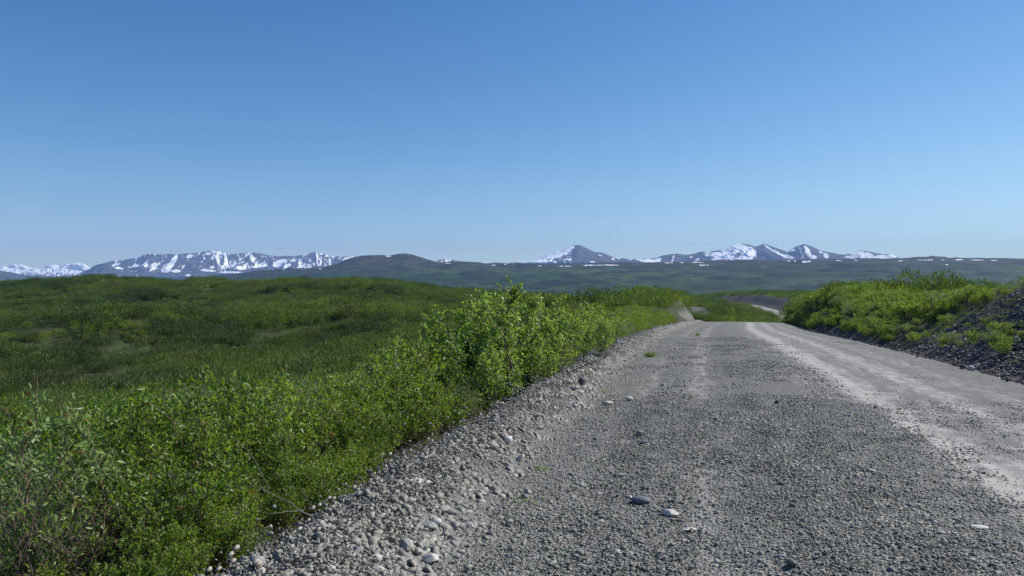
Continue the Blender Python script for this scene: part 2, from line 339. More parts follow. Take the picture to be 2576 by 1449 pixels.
snow_p = [(388.5,256.2,2.8,1.0),(511,263.9,4,.5),(487,262.8,5,.5),(497,265.4,6,.7),(504,264.6,3,.5),(475,266,1.5,.4),(561,266.2,4,.5),(566,266.2,6,.55),(596,264.9,13,.6),(612,265.2,7,.7),(588,265.6,4,.5),(630,267.7,3,.5),(650,268.4,3,.5),(669,262.9,5,.6),(682,262.5,2,.4),(697,262.5,6,.7),(702,264.9,3,.6),(668,267.6,4,.4),(706,265.0,3,.5),(722,263.5,3,.5),(797,260.8,12,.45),(801,261.8,9,.5),(764,266.5,3,.5),(839,260.4,5,.5),(857,260.0,4,.5),(900,260.6,3,.5),(932,260.0,14,.6),(959,259.9,4,.7),(976,260.0,8,.6),(995,260.5,5,.6),(1011,260.3,2,.4),(947,264.7,2,.3),(893,266.6,3,.3),(320,268.8,2,.5),(282,269.8,3,.4),(252,272.3,4,.4),(540,265.7,3,.4),(448,263,3,.5)]
Yc = 2300 + 2700 * .97
for (a, b, rx, ry) in snow_p:
    d = np.sqrt(((pxv - a) / rx) ** 2 + ((pyv - b - .35 * noise(pxv * .35, pxv * 0, 12)) / (ry * .5)) ** 2)
    sn = np.maximum(sn, np.clip(1.15 - .6 * d, 0, 1))
sn = np.where(T > 1.0, 0, sn)
pl = link('plateau', mesh('plateau', np.stack([XX, YY, ZZ], -1).reshape(-1, 3), sheet(len(bpx), len(vv))[:, ::-1], M_PLAT, True,
     {'hgt': np.clip(tt + .25 * dome, 0, 1.3), 'snow': sn})); tag(pl, kind='structure')
def plateau_at(px, Y):
    i = int(np.clip(np.searchsorted(bpx, px), 0, len(bpx) - 1)); return float(np.interp(Y, Yv, ZZ[i]))

# ------------------------------------------------------------------ mountains
def mat_mtn(name, rock, rock2):
    m = NT(name); p = m.pos(); sn = m.attr('snow')
    n = m.noise(p, .004, 5, .6); n2 = m.noise(m.pos((1, 1, .45)), .020, 5, .68)
    col = m.mix(m.ramp(n, .35, .65), rock, rock2)
    f = m.ramp(m.math('ADD', sn, m.math('MULTIPLY', m.math('SUBTRACT', n2, .5), .6)), .44, .56)
    col = m.mix(f, col, (.90, .91, .93))
    return m.done(m.bsdf(col, .9, .1))
M_MTN = mat_mtn('mountain_rock', (.058, .048, .048), (.095, .076, .066)); M_FOOT = mat_mtn('foothill_rock', (.045, .058, .050), (.055, .055, .040))
def mountain(name, pts, D, Wf, basepy, snowf, mat, step=.5, rows=110, spur=.28, fs=420., seed=60, kink=0):
    pts = np.array(pts, float); px = np.arange(pts[0, 0], pts[-1, 0] + .01, step)
    Rz = EYE + (CY - np.interp(px, pts[:, 0], pts[:, 1])) / F * D
    base = EYE + (CY - basepy) / F * D
    t = np.concatenate([-np.linspace(0, 1, rows // 5)[:0:-1], np.linspace(0, 1, rows)])       # t>0 towards the viewer
    Y = D - Wf * t; b = (px - CX) / F
    Yg = Y[None] + 0 * b[:, None]; Xg = b[:, None] * Yg; Tg = t[None] + 0 * b[:, None]
    at = np.abs(Tg)
    # spurs: the ridge line is carried down the face with sideways meander
    sp = ridged(Xg / fs + .6 * fbm(Xg / 900, Yg / 900, 2, seed + 3), Yg / (fs * 3.2), 4, seed)
    fall = np.power(1 - at, 1.15)
    rel = (Rz[:, None] - base)
    z = base + rel * fall + rel * spur * (sp - .55) * np.sin(np.pi * np.clip(at, 0, 1)) ** 1.25 + rel * .04 * fbm(Xg / 90, Yg / 120, 3, seed + 9) * sm(0, .08, at)
    lim = Yg / D * (Rz[:, None] - EYE) + EYE              # never above its own skyline
    z = np.where(Tg > 0, np.minimum(z, lim - rel * .02 * sm(0, .1, at)), z)
    z = np.where(at >= .999, base - 300, z)
    pxg = px[:, None] + 0 * Tg; pyg = CY - (z - EYE) / Yg * F
    s = snowf(pxg, pyg, Xg, Yg, z, np.clip(at, 0, 1), sp, np.interp(px, pts[:, 0], pts[:, 1])[:, None])
    o = link(name, mesh(name, np.stack([Xg, Yg, z], -1).reshape(-1, 3), sheet(len(px), len(t)), mat, True, {'snow': s}))
    return tag(o, kind='structure')
left_pts = [(70,281),(76,276),(82,272),(90,268.5),(95,265.3),(103,263.3),(112,260.8),(118,260.2),(125,259.3),(138,257.8),(144,254.3),(150,253),(157,254.3),(163,254.6),(170,253.8),(178,254.2),(185.5,253.3),(196.5,252.8),(203,251.6),(208.6,250.8),(216.6,250.2),(223.6,252.8),(229.7,254.3),(236,253.9),(240.7,253.3),(246,252.9),(252.5,252.0),(262.4,253.8),(268.4,255.3),(280.4,256.3),(287,255.7),(294.5,256.3),(304.5,254.3),(311,252.7),(316.5,251.8),(322.6,253.8),(332.6,256.3),(342.6,256.3),(351.6,256.3),(362,258),(380,262),(400,268)]
def ell(px, py, L):
    s = 0 * px
    for (a, b, rx, ry, sl) in L:                          # slanted ellipses: centre, radii, slope dx per dy
        d = np.sqrt(((px - a - (py - b) * sl) / rx) ** 2 + ((py - b) / ry) ** 2); s = np.maximum(s, np.clip(1.3 - .8 * d, 0, 1))
    return s
def snow_left(px, py, X, Y, z, at, sp, rp):
    st = fbm((px + .5 * (py - 255)) * .33, py * .085, 3, 70)
    st2 = fbm((px - .3 * (py - 255)) * .55, py * .16, 3, 71)
    dens = np.interp(px, [70, 108, 115, 160, 205, 228, 240, 335, 400], [-.3, -.2, .04, .06, .02, .04, .07, .05, 0])
    dens = dens - .35 * sm(270, 276, py) - .25 * sm(0, 1, (px < 228) * (py > 272))
    st3 = fbm(px * .16 + 3, py * .30, 4, 72); s = .16 + .80 * (.60 - sp) + .80 * np.maximum(st, st2) + .30 * st3 + dens * .8
    s = np.maximum(s, ell(px, py, [(168,266,2.2,6,-.9),(173,262,2.6,8,-.5),(166,270,5,2.6,0),(155,267,1.6,5,-1.2),(176,271,5,1.5,0),(116,264.5,3.2,1.4,-2),(119,268,4,1.2,2),(190,256,3,2.2,-.5),(204,257,1.2,2.5,.2),(214,251.8,3.5,1.3,0),(218,259,1.5,6,.1),(226,260,1.6,7,.1),(230,272.2,12,.8,0),(208,270.5,7,1.2,3),(188,275.2,3,1.0,0),(137,276,.9,1.6,-.3),(122,276.5,.7,1.4,-.3),(252,258,1.8,4,.2),(280,263,6,4,-1),(287,266,3,2.5,-1),(300,262,2,3,0),(317,256,1.2,4.5,.1),(330,262,1.3,4,.1),(345,260,2.2,2.5,-.4),(240,268,4,2,.5)]))
    return np.clip(s, 0, 1)
mountain('mountain_range', left_pts, 14000., 2600., 279., snow_left, M_MTN, seed=60)
right_pts = [(505,266),(521.7,264),(529.7,261.8),(539.7,257.8),(549.8,253.8),(559.8,250.8),(566,248),(571.8,245.7),(576,245.0),(579.8,245),(586.9,248.2),(595.9,252.3),(599,252.2),(602.9,252.8),(614.9,257.8),(619,259.6),(622,258),(626,258.6),(631,260.3),(635,258.4),(642,258.6),(650,258.8),(656,258.2),(663,255.3),(669,254.4),(676,253.5),(686,254.8),(694,253.8),(699,252),(702.5,251.3),(705,252.4),(708,253.4),(712,251),(717,250.5),(726,248.1),(733.6,244.9),(739,244.2),(743.2,243.7),(750,244.9),(756.5,246.6),(760,245),(764,243.7),(773,246.8),(780,249.3),(787,251.5),(791,249),(795.9,246.8),(800,245.2),(804,243.9),(811,246),(821,250.7),(831.4,252.6),(838,254),(844,254.7),(851.7,253.2),(856,251.8),(860.6,250.4),(870.8,251.9),(878,253.3),(883.5,254.5),(890,253.8),(900,258.3),(912,263)]
def snow_right(px, py, X, Y, z, at, sp, rp):
    n = fbm(px * .22, py * .5, 3, 81)
    s = .12 + .45 * n
    d = py - rp
    lf = (px > 515) & (px < 572); s = np.where(lf, .42 + .55 * n + .42 * (1 - sm(2.2, 8.5, np.abs(d - 2.6) * 1.6)) , s)
    e = ell(px, py, [(733,249,13,5.5,-1),(722,255,16,3.5,0),(748,252,9,5.5,.3),(738,258,16,2.2,0),(716,258,8,2,0),(771,249.5,1.6,5,1.5),(780,254,2,4.5,1.6),(788,257,5,2.4,1.5),(791,250.5,3.5,1.6,-1.5),(801,252,1.0,6,.35),(808,252,2.6,6.5,.45),(813,257,4,2,0),(826,255.5,2.6,3,.3),(821,252.2,2,1,1),(862,254.5,12,3.6,1.5),(882,257,12,1.8,0),(851,257,7,1.6,0),(858,252,3,1.3,0),(892,256,5,1.8,1),(650,260.8,11,1.7,0),(658,259.3,3,1.6,-1.5),(639,259.5,4,.8,0),(673,258.5,1.2,3.5,-.3),(691,257,1.5,.8,0),(697,260,2,2,-1),(600,255.4,2.2,1,1.5),(613,259,1.5,1,1),(592,261.8,3,.7,0),(586,262.5,2,.6,0),(565,253,3.2,3.2,-1.5),(556,256,4,2,-2),(548,259,3,3,-1),(570,249,2.4,4.5,-1.6)])
    s = np.maximum(s, e * (.92 + .45 * n))
    s = s - .35 * ((px > 574) & (px < 590))
    return np.clip(s, 0, 1)
mountain('mountain_range', right_pts, 13000., 1900., 266., snow_right, M_MTN, seed=75, fs=300.)
mountain('mountain_ridge', [(62,284),(72,279.5),(82,274.2),(90,269),(95,266.3),(99,264.2),(103,263.6),(108,264.8),(114,267.6),(122,271.5),(132,275.5),(146,280),(165,284)], 10500., 1200., 283., lambda *a: .22 + .2 * fbm(a[0] * .5, a[1] * .5, 2, 7), M_FOOT, rows=60, seed=90, fs=160.)
mountain('mountain_ridge', [(-120,266),(-60,268),(0,270.6),(10,272),(20,274.1),(34,275.5),(50,276),(66,276.6),(80,278.5),(100,283)], 9500., 1500., 286., lambda *a: .1 + .1 * a[0] * 0, M_FOOT, rows=50, seed=95, fs=300.)
mountain('mountain_range', [(-140,268),(-80,263),(-40,266),(0,266.3),(3,265.6),(8,267.8),(14,268.6),(20,269.6),(27,268.8),(34,268.2),(40,268.9),(47,267.8),(55,268.6),(62,268.4),(70,269.6),(78,270.6),(88,271.5),(110,276)], 16500., 1900., 279., lambda px, py, X, Y, z, at, sp, rp: np.clip(.66 + .7 * fbm(px * .5, py * .4, 3, 97) - .30 * sm(272, 276, py), 0, 1), M_MTN, rows=60, seed=98, fs=420.)
mountain('mountain_range', [(425,266),(434,261.2),(440,259.6),(444,259.2),(448,259.4),(455,260),(460,261.2),(468,262.2),(480,265)], 12000., 700., 266., lambda px, py, *a: np.clip(.33 + .9 * noise(px * .4, py * .3, 3) + .3 * (np.abs(px - 447) < 6), 0, 1), M_MTN, rows=30, seed=99, fs=200.)

# ------------------------------------------------------------------ clouds behind the far left range
def mat_cloud():
    m = NT('cloud_white'); return m.done(m.bsdf((.93, .94, .96), 1, 0))
M_CLOUD = mat_cloud()
import bmesh
def cloud(px0, px1, pyb, pyt, D, label, n=16, seed=1):
    r = random.Random(seed); bm = bmesh.new()
    for k in range(n):
        u = (k + .5) / n; px = px0 + (px1 - px0) * u + r.uniform(-1, 1); hh = (pyb - pyt) * (math.sin(math.pi * u) ** .7) * r.uniform(.55, 1)
        rr = (hh * .5 + .5) / F * D
        c = Vector(((px - CX) / F * D, D + r.uniform(-150, 150), EYE + (CY - pyb + hh * .5) / F * D))
        d = bmesh.ops.create_icosphere(bm, subdivisions=3, radius=1)['verts']
        for v in d:
            q = v.co.copy(); nn = float(noise(np.array([q.x * 2.1 + k * 7]), np.array([q.y * 2.1 + q.z * 1.7]), 5)[0])
            v.co = c + Vector((q.x * rr * 1.5, q.y * rr, q.z * rr)) * (1 + .28 * nn)
    me = bpy.data.meshes.new('cloud'); bm.to_mesh(me); bm.free(); me.polygons.foreach_set('use_smooth', [True] * len(me.polygons)); me.materials.append(M_CLOUD)
    tag(link('cloud', me), label, 'cloud')
cloud(62, 88, 271.5, 262.6, 18600., 'brightest and tallest small white cumulus cloud above the far left snowy range', 14, 3)
cloud(11, 30, 271, 264.6, 18600., 'faint flat white cloud above the far left snowy range near the picture edge', 12, 8)
cloud(42, 62, 271, 265.0, 18600., 'low wispy white cloud between the other two clouds over the far left range', 12, 11)

# ------------------------------------------------------------------ foliage
def mat_leaf(name, c1, c2, tr=.7, rough=.42, patchy=False):
    m = NT(name); oi = m.n('ShaderNodeObjectInfo'); rn = m.attr('rnd')
    f = m.math('ADD', m.math('MULTIPLY', oi.outputs['Random'], .55), m.math('MULTIPLY', rn, .5))
    col = m.mix(m.ramp(f, .1, .95), c1, c2)
    col = m.mix(m.ramp(rn, .965, .985), col, (.16, .085, .03))
    if patchy:                                  # stands of darker alder and of brownish birch on the hills
        n1 = m.noise(m.pos(), .035, 4, .6); n2 = m.noise(m.pos(), .09, 3, .6)
        col = m.mix(m.math('MULTIPLY', m.ramp(n1, .47, .60), .72), col, (.020, .052, .015)); col = m.mix(m.math('MULTIPLY', m.ramp(n2, .56, .68), .6), col, (.10, .082, .030))
    br = m.bsdf(col, rough, .5)
    t = m.n('ShaderNodeBsdfTranslucent'); hs = m.n('ShaderNodeHueSaturation'); m.l(col, hs.inputs['Color']); hs.inputs['Hue'].default_value = .487; hs.inputs['Value'].default_value = 1.9; hs.inputs['Saturation'].default_value = 1.05
    m.l(hs.outputs[0], t.inputs[0])
    mx = m.n('ShaderNodeMixShader'); mx.inputs[0].default_value = tr * .6; m.l(br, mx.inputs[1]); m.l(t.outputs[0], mx.inputs[2])
    return m.done(mx.outputs[0])
ML_WILLOW = mat_leaf('leaf_willow', (.095, .172, .018), (.165, .255, .030))
ML_POPLAR = mat_leaf('leaf_poplar', (.145, .245, .034), (.215, .325, .056))
ML_GREY = mat_leaf('leaf_grey_green', (.105, .160, .060), (.155, .215, .078))
ML_YEL = mat_leaf('leaf_yellow_green', (.105, .185, .022), (.165, .250, .032))
ML_SAP = mat_leaf('leaf_pale_sapling', (.135, .215, .065), (.21, .295, .10), .6)
ML_CREST_LIT = mat_leaf('leaf_crest_lit', (.105, .168, .020), (.155, .225, .028), .6, .6)  # lighter leaf green, carries the sunlit look of hill crests in its colour
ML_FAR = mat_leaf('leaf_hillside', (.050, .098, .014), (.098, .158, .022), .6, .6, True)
def mat_bark(name, c1, c2):
    m = NT(name); n = m.noise(m.obj(), 30, 3); return m.done(m.bsdf(m.mix(m.ramp(n, .35, .65), c1, c2), .8, .3))
M_BARK = mat_bark('bark_brown', (.07, .045, .033), (.14, .105, .085)); M_GREYB = mat_bark('bark_grey', (.14, .125, .115), (.26, .235, .22)); M_RED = mat_bark('bark_reddish', (.14, .09, .06), (.20, .14, .095))

def tubes(lines, sides=3):
    V = []; Fq = []; n0 = 0
    for pts, r0, r1 in lines:
        pts = np.asarray(pts, float); n = len(pts); d = np.gradient(pts, axis=0); d /= np.linalg.norm(d, axis=1)[:, None] + 1e-9
        up = np.where(np.abs(d[:, 2:3]) < .9, [[0, 0, 1.]], [[1., 0, 0]]); a = np.cross(d, up); a /= np.linalg.norm(a, axis=1)[:, None]; b = np.cross(d, a)
        r = np.linspace(r0, r1, n)[:, None]
        for k in range(sides):
            an = 2 * np.pi * k / sides; V.append(pts + r * (np.cos(an) * a + np.sin(an) * b))
        i = np.arange(n - 1)
        for k in range(sides):
            k2 = (k + 1) % sides; Fq.append(np.stack([n0 + k * n + i, n0 + k2 * n + i, n0 + k2 * n + i + 1, n0 + k * n + i + 1], -1))
        n0 += sides * n
    return np.concatenate(V), np.concatenate(Fq)
def leaves(Pn, Dn, L, Wd, fold=.25):
    n = len(Pn); Dn = Dn / (np.linalg.norm(Dn, axis=1)[:, None] + 1e-9)
    rv = rng.normal(size=(n, 3)); rv[:, 2] = np.abs(rv[:, 2]) * .7 + .35
    side = np.cross(Dn, rv); side /= np.linalg.norm(side, axis=1)[:, None] + 1e-9; nm = np.cross(side, Dn)
    L = L[:, None]; Wd = Wd[:, None]
    a = Pn; c = Pn + Dn * L + nm * L * -.12; l = Pn + Dn * L * .45 + side * Wd + nm * Wd * fold * 2; r = Pn + Dn * L * .45 - side * Wd + nm * Wd * fold * 2
    V = np.stack([a, r, c, l], 1).reshape(-1, 3); i = np.arange(n)[:, None] * 4
    Fc = np.concatenate([i + [0, 1, 2], i + [0, 2, 3]], 0)
    return V, Fc, np.repeat(rng.random(n), 4)
def grow(h, rad_, nst, ntw, nlf, leaf, wr, lean=.35, low=.2, twl=.35, sr=.008, droop=0, seed=0, clump=1.0):
    r = np.random.default_rng(seed); lines = []; LP = []; LD = []
    for k in range(nst):
        az = r.uniform(0, 2 * np.pi); q = r.uniform(0, 1) ** .6; hh = h * r.uniform(.65, 1.0) * (1 - .25 * q)
        tipx = np.array([np.cos(az), np.sin(az)]) * rad_ * q; b0 = tipx * .25 + r.normal(size=2) * .04
        n = 7; t = np.linspace(0, 1, n); bend = r.normal(size=2) * .06 * h
        xy = b0[None] + (tipx - b0)[None] * (t[:, None] ** (1 + lean)) + np.sin(t * np.pi)[:, None] * bend[None]
        pts = np.c_[xy, hh * t ** .92]; pts[1:-1] += r.normal(size=(n - 2, 3)) * .015 * h
        lines.append((pts, sr * r.uniform(.7, 1.2), sr * .25))
        for j in range(ntw):
            u = low + (1 - low) * r.uniform() ** .8; p0 = np.array([np.interp(u, t, pts[:, i]) for i in range(3)])
            a2 = r.uniform(0, 2 * np.pi); L = twl * r.uniform(.5, 1.1) * (1.15 - .6 * u)
            dr = np.array([np.cos(a2), np.sin(a2), r.uniform(.5, 1.5)]); dr /= np.linalg.norm(dr)
            tp = p0[None] + np.linspace(0, 1, 4)[:, None] * L * dr[None] + np.c_[np.zeros((4, 2)), -droop * L * np.linspace(0, 1, 4) ** 2]
            lines.append((tp, sr * .4, sr * .15))
            m = max(2, int(nlf * r.uniform(.6, 1.4))); uu = r.uniform(.15, 1.05, m) ** clump
            pp = p0[None] + uu[:, None] * L * dr[None] + r.normal(size=(m, 3)) * leaf * .3
            ld = dr[None] * .7 + r.normal(size=(m, 3)) * .75; ld[:, 2] += .15 - droop
            LP.append(pp); LD.append(ld)
    LP = np.concatenate(LP); LD = np.concatenate(LD); n = len(LP); ls = leaf * r.uniform(.6, 1.25, n)
    return lines, LP, LD, ls, ls * wr * .5
def shrub_meshes(name, mat_l, mat_b, scale_leaf=1, **k):
    lines, LP, LD, ls, ws = grow(**k)
    V, Fq = tubes(lines); st = mesh(name + '_stems', V, Fq, mat_b, True)
    V, Fc, rn = leaves(LP, LD, ls, ws); lf = mesh(name + '_foliage', V, Fc, mat_l, False, {'rnd': rn})
    return st, lf
PROTO = {}
def reg(key, n, f): PROTO[key] = [f(i) for i in range(n)]
reg('willow', 5, lambda i: shrub_meshes('willow', ML_WILLOW, M_BARK, h=1.15, rad_=.62, nst=24, ntw=16, nlf=8, leaf=.050, wr=.40, twl=.27, sr=.006, seed=100 + i))
reg('yellow', 4, lambda i: shrub_meshes('yellow', ML_YEL, M_BARK, h=1.05, rad_=.60, nst=24, ntw=16, nlf=9, leaf=.040, wr=.5, twl=.24, sr=.0055, seed=200 + i))
reg('grey', 3, lambda i: shrub_meshes('grey', ML_GREY, M_GREYB, h=1.15, rad_=.55, nst=20, ntw=15, nlf=8, leaf=.045, wr=.38, twl=.28, sr=.006, seed=300 + i))
reg('poplar', 3, lambda i: shrub_meshes('poplar', ML_POPLAR, M_GREYB, h=2.0, rad_=.75, nst=14, ntw=30, nlf=10, leaf=.055, wr=.72, twl=.38, sr=.012, low=.18, lean=.1, seed=400 + i))
reg('twiggy', 3, lambda i: shrub_meshes('twiggy', ML_WILLOW, M_BARK, h=.95, rad_=.5, nst=26, ntw=9, nlf=3, leaf=.036, wr=.4, twl=.26, sr=.006, seed=450 + i))
for k_, ml_, bk_, lf_, wr_ in (('willow', ML_WILLOW, M_BARK, .080, .42), ('yellow', ML_YEL, M_BARK, .072, .5), ('grey', ML_GREY, M_GREYB, .080, .38), ('twiggy', ML_WILLOW, M_BARK, .070, .4)):
    reg(k_ + '_far', 3, lambda i: shrub_meshes(k_, ml_, bk_, h=1.1, rad_=.62, nst=20, ntw=11, nlf=5 if k_ != 'twiggy' else 3, leaf=lf_, wr=wr_, twl=.30, sr=.008, seed=900 + i + len(k_) * 10))
# single saplings
PROTO['top_sapling'] = [shrub_meshes('sapling', ML_POPLAR, M_BARK, h=2.55, rad_=.16, nst=1, ntw=60, nlf=8, leaf=.052, wr=.78, twl=.46, sr=.020, low=.42, seed=501)]
PROTO['side_sapling'] = [shrub_meshes('sapling', ML_SAP, M_RED, h=1.85, rad_=.36, nst=5, ntw=26, nlf=9, leaf=.066, wr=.36, twl=.26, sr=.010, low=.12, lean=.1, seed=511)]

def in_view(X, Y, m=30): px = CX + X / np.maximum(Y, .01) * F; return (Y > .5) & (px > -m) & (px < 1024 + m)
LABEL = {
 'willow': ('willow shrub', 'shrub'), 'yellow': ('dwarf birch', 'shrub'), 'grey': ('grey willow', 'shrub'), 'poplar': ('young poplar', 'shrub'), 'twiggy': ('twiggy willow', 'shrub')}
def shrub(key, var, x, y, z, sc, rz, name, label, group=None, cat='shrub', sz=1.0):
    e = bpy.data.objects.new(name, None); COL.objects.link(e); e.empty_display_size = .1
    e.location = (x, y, z); e.rotation_euler = (random.uniform(-.06, .06), random.uniform(-.06, .06), rz); e.scale = (sc, sc, sc * sz)
    tag(e, label, cat, group)
    st, lf = PROTO[key][var % len(PROTO[key])]
    link('stems', st, None, e); link('foliage', lf, None, e); return e
# individually placed plants
def put(key, var, px, Y, ytop, base_h, **k):   # a plant whose top stands as high as seen
    X = (px - CX) / F * Y; z = float(ground(X, Y)[0][0]); h = EYE - (ytop - CY) / F * Y - z; base_h = max(v.co.z for v in PROTO[key][var][1].vertices)
    k.setdefault('cat', 'shrub'); return shrub(key, var, X, Y, z - .03, h / base_h, random.uniform(0, 6), **k)
put('top_sapling', 0, 523, 11.2, 272, 2.5, name='poplar_sapling', label='tallest poplar sapling, its thin dark trunk and leafy tip above the far plain', cat='sapling')
for v_, px_, Y_, yt_, lb_ in [(2, 384, 10.6, 341, 'far left outrider bush of the tall poplar clump'), (0, 404, 11.2, 331, 'bush between the clump and its far left outrider'), (1, 426, 11.8, 320, 'leftmost and lowest bush of the tall poplar clump'), (0, 444, 12.2, 303, 'second poplar bush from the left end of the tall clump'), (2, 466, 12.3, 292, 'third poplar bush from the left end of the tall clump'),
        (0, 487, 12.7, 286, 'broad poplar bush a step left of the tall sapling trunk'), (1, 505, 12.2, 291, 'poplar bush touching the tall sapling trunk from the left'), (2, 540, 12.9, 288, 'poplar bush just right of the tall sapling trunk'),
        (1, 560, 13.4, 292, 'poplar bush at the right shoulder of the tall clump'), (0, 582, 14.2, 299, 'poplar bush past the right shoulder of the tall clump'), (2, 602, 16, 301, 'rightmost poplar bush of the tall clump'),
        (1, 494, 11.0, 330, 'low poplar bush in front of the tall clump, left of the trunk foot'), (0, 455, 11.0, 338, 'low poplar bush in front of the left end of the tall clump'), (2, 541, 12.0, 328, 'low poplar bush in front of the tall clump, right of the trunk foot')]:
    put('poplar', v_, px_, Y_, yt_, 1.95, name='poplar_shrub', label=lb_)
put('side_sapling', 0, 48, 4.7, 384, 1.75, name='willow_sapling', label='pale long-leaved willow sapling standing alone at the left picture edge', cat='sapling')

# random plants: pick the 300 largest in view, the rest become one thicket
N0 = 26000
cand = []
def scatter(n, ymax, keys, wts, cond, smin, smax, seed, ymin=1.5, xr=None):
    r = np.random.default_rng(seed)
    Y = np.sqrt(r.uniform(ymin ** 2, ymax ** 2, n)); b = r.uniform(-.78, .78, n) if xr is None else r.uniform(*xr, n); X = b * Y
    z, s, a = ground(X, Y); k = cond(X, Y, s, a - 30, r)
    X, Y, z, s = X[k], Y[k], z[k], s[k]
    kk = r.choice(len(keys), len(X), p=wts); sc = r.uniform(smin, smax, len(X))
    return [(keys[c], x, y, zz, q, ss_) for c, x, y, zz, q, ss_ in zip(kk, X, Y, z, sc, s)]
def thin(L, dmin):                              # keep plants at least dmin*size apart
    cell = {}; out = []
    for p in L:
        d = dmin * p[4]; cx, cy = int(p[1] / 1.0), int(p[2] / 1.0); ok = True
        for i in range(cx - 1, cx + 2):
            for j in range(cy - 1, cy + 2):
                for q in cell.get((i, j), ()):
                    if (q[1] - p[1]) ** 2 + (q[2] - p[2]) ** 2 < d * d: ok = False; break
                if not ok: break
            if not ok: break
        if ok: cell.setdefault((cx, cy), []).append(p); out.append(p)
    return out
def edge_size(s, lo=4.35, hi=5.4): return .45 + .55 * sm(lo, hi, np.abs(s))
def c_left(X, Y, s, yy, r):
    n = fbm(X * .25, Y * .25, 2, 31)
    gap = (s > -5.5) & (Y > 6.8) & (Y < 10.2) & (r.random(len(X)) < .72)
    lim = np.interp(yy, [0, 8, 20, 40, 60, 75, 80, 110], [4.28, 4.32, 4.35, 4.3, 4.3, 4.6, 7.3, 7.5])
    return ~gap & (s < -lim - .15 * r.random(len(X))) & (s > -17 - 5 * n) & (n > -.55) & (yy < 92) & (Y < 62)
def c_right(X, Y, s, yy, r):
    n = fbm(X * .22, Y * .22, 3, 33); sh, gv = masks(X, Y)
    bankp = (yy < 27) & (s > 5.6) & (s < 9.8)
    low = bankp & (s < 6.8 + .8 * n) & (n > -.45) & (r.random(len(X)) < .95)
    pat = bankp & (s < 9.0) & (n > .30) & (r.random(len(X)) < .3)
    return ((s > 4.9) & (sh < .35) & (yy > 28 + .4 * (s > 8)) & (Y < 100)) | low | pat
Lf = scatter(16000, 62, ['willow', 'yellow', 'grey', 'twiggy'], [.44, .24, .12, .20], c_left, .55, 1.2, 5)
Lf += scatter(5000, 16, ['willow', 'yellow', 'grey', 'twiggy'], [.5, .2, .12, .18], c_left, .7, 1.1, 6)
Rt = scatter(11000, 100, ['willow', 'yellow', 'grey', 'twiggy'], [.28, .54, .13, .05], c_right, .5, .95, 7, xr=(.2, .80))
def hgt_l(p):                                   # smaller at the road edge
    k, x, y, z, q, s = p; q = q * float(edge_size(s)) * (1.14 if y < 14 else (1.22 if y < 42 and s > -8.5 else .85))
    return (k, x, y, z, q, s)
def hgt_r(p):
    k, x, y, z, q, s = p
    if s < 9.8 and y < 28: q *= .40 + .14 * random.random()
    elif s < 6.5: q *= .7
    elif s > 9 and y < 60: q *= .72
    return (k, x, y, z, q, s)
Lf = thin([hgt_l(p) for p in Lf if (p[1] + 0) ** 2 + p[2] ** 2 > 3.0 ** 2], .41)
Rt = thin([hgt_r(p) for p in Rt], .42)
Lf = [(p[0] + '_far',) + p[1:] if p[2] > 17 else p for p in Lf]; Rt = [(p[0] + '_far',) + p[1:] for p in Rt]
print('plants', len(Lf), len(Rt))
allp = [(p, 'L') for p in Lf] + [(p, 'R') for p in Rt]
def vis_size(t):
    p = t[0]; d = math.hypot(p[1], p[2]); px = CX + p[1] / p[2] * F; h = p[4] / d
    py = CY - (p[3] + p[4] - EYE) / p[2] * F
    return h if (-15 < px < 1039 and py < 590) else -1
allp.sort(key=vis_size, reverse=True)
ind, rest = allp[:290], allp[290:]
NM = {'willow': 'willow_shrub', 'yellow': 'dwarf_birch', 'grey': 'grey_willow_shrub', 'twiggy': 'twiggy_shrub', 'poplar': 'poplar_shrub'}
TX = {'willow': 'glossy green willow', 'yellow': 'yellow green dwarf birch', 'grey': 'grey green willow', 'twiggy': 'half bare twiggy shrub', 'poplar': 'round leaved young poplar'}
def pxy(x, y, z): return CX + x / y * F, CY - (z - EYE) / y * F
MARKS = [(521, 330, 'the tall poplar sapling'), (48, 470, 'the pale left-edge sapling'), (478, 417, 'the large smooth round cobble'), (434, 451, 'the cobble beside dark soil'), (353, 528, 'the big whitish angular stone'),
         (331, 515, 'the rounded grey boulder'), (640, 507, 'the large blue grey oblong stone'), (670, 515, 'the pale wedge shaped stone'), (979, 529, 'the bright oval stone'), (971, 370, 'the white ditch stone'),
         (508, 443, 'the white upright flat stone'), (573, 390, 'the mid windrow white stone'), (650, 357, 'the far windrow weed'), (543, 471, 'the upper lane weed'), (526, 503, 'the lower lane weed'),
         (250, 568, 'the bottom left gravel tip'), (790, 567, 'the dark rock at bottom right'), (951, 310, 'the shale bank tip'), (840, 280, 'the green hilltop'), (706, 321, 'the road crest'), (915, 384, 'the bright dust strip'), (150, 440, 'the left hollow')]
ORD = ['nearest', 'second', 'third', 'fourth', 'fifth', 'sixth', 'seventh', 'eighth', 'ninth', 'tenth', 'eleventh', 'twelfth', 'thirteenth', 'fourteenth', 'fifteenth', 'sixteenth', 'seventeenth', 'eighteenth', 'nineteenth', 'twentieth', '21st', '22nd', '23rd', '24th', '25th', '26th', '27th', '28th', '29th', '30th', '31st', '32nd', '33rd', '34th', '35th', '36th']
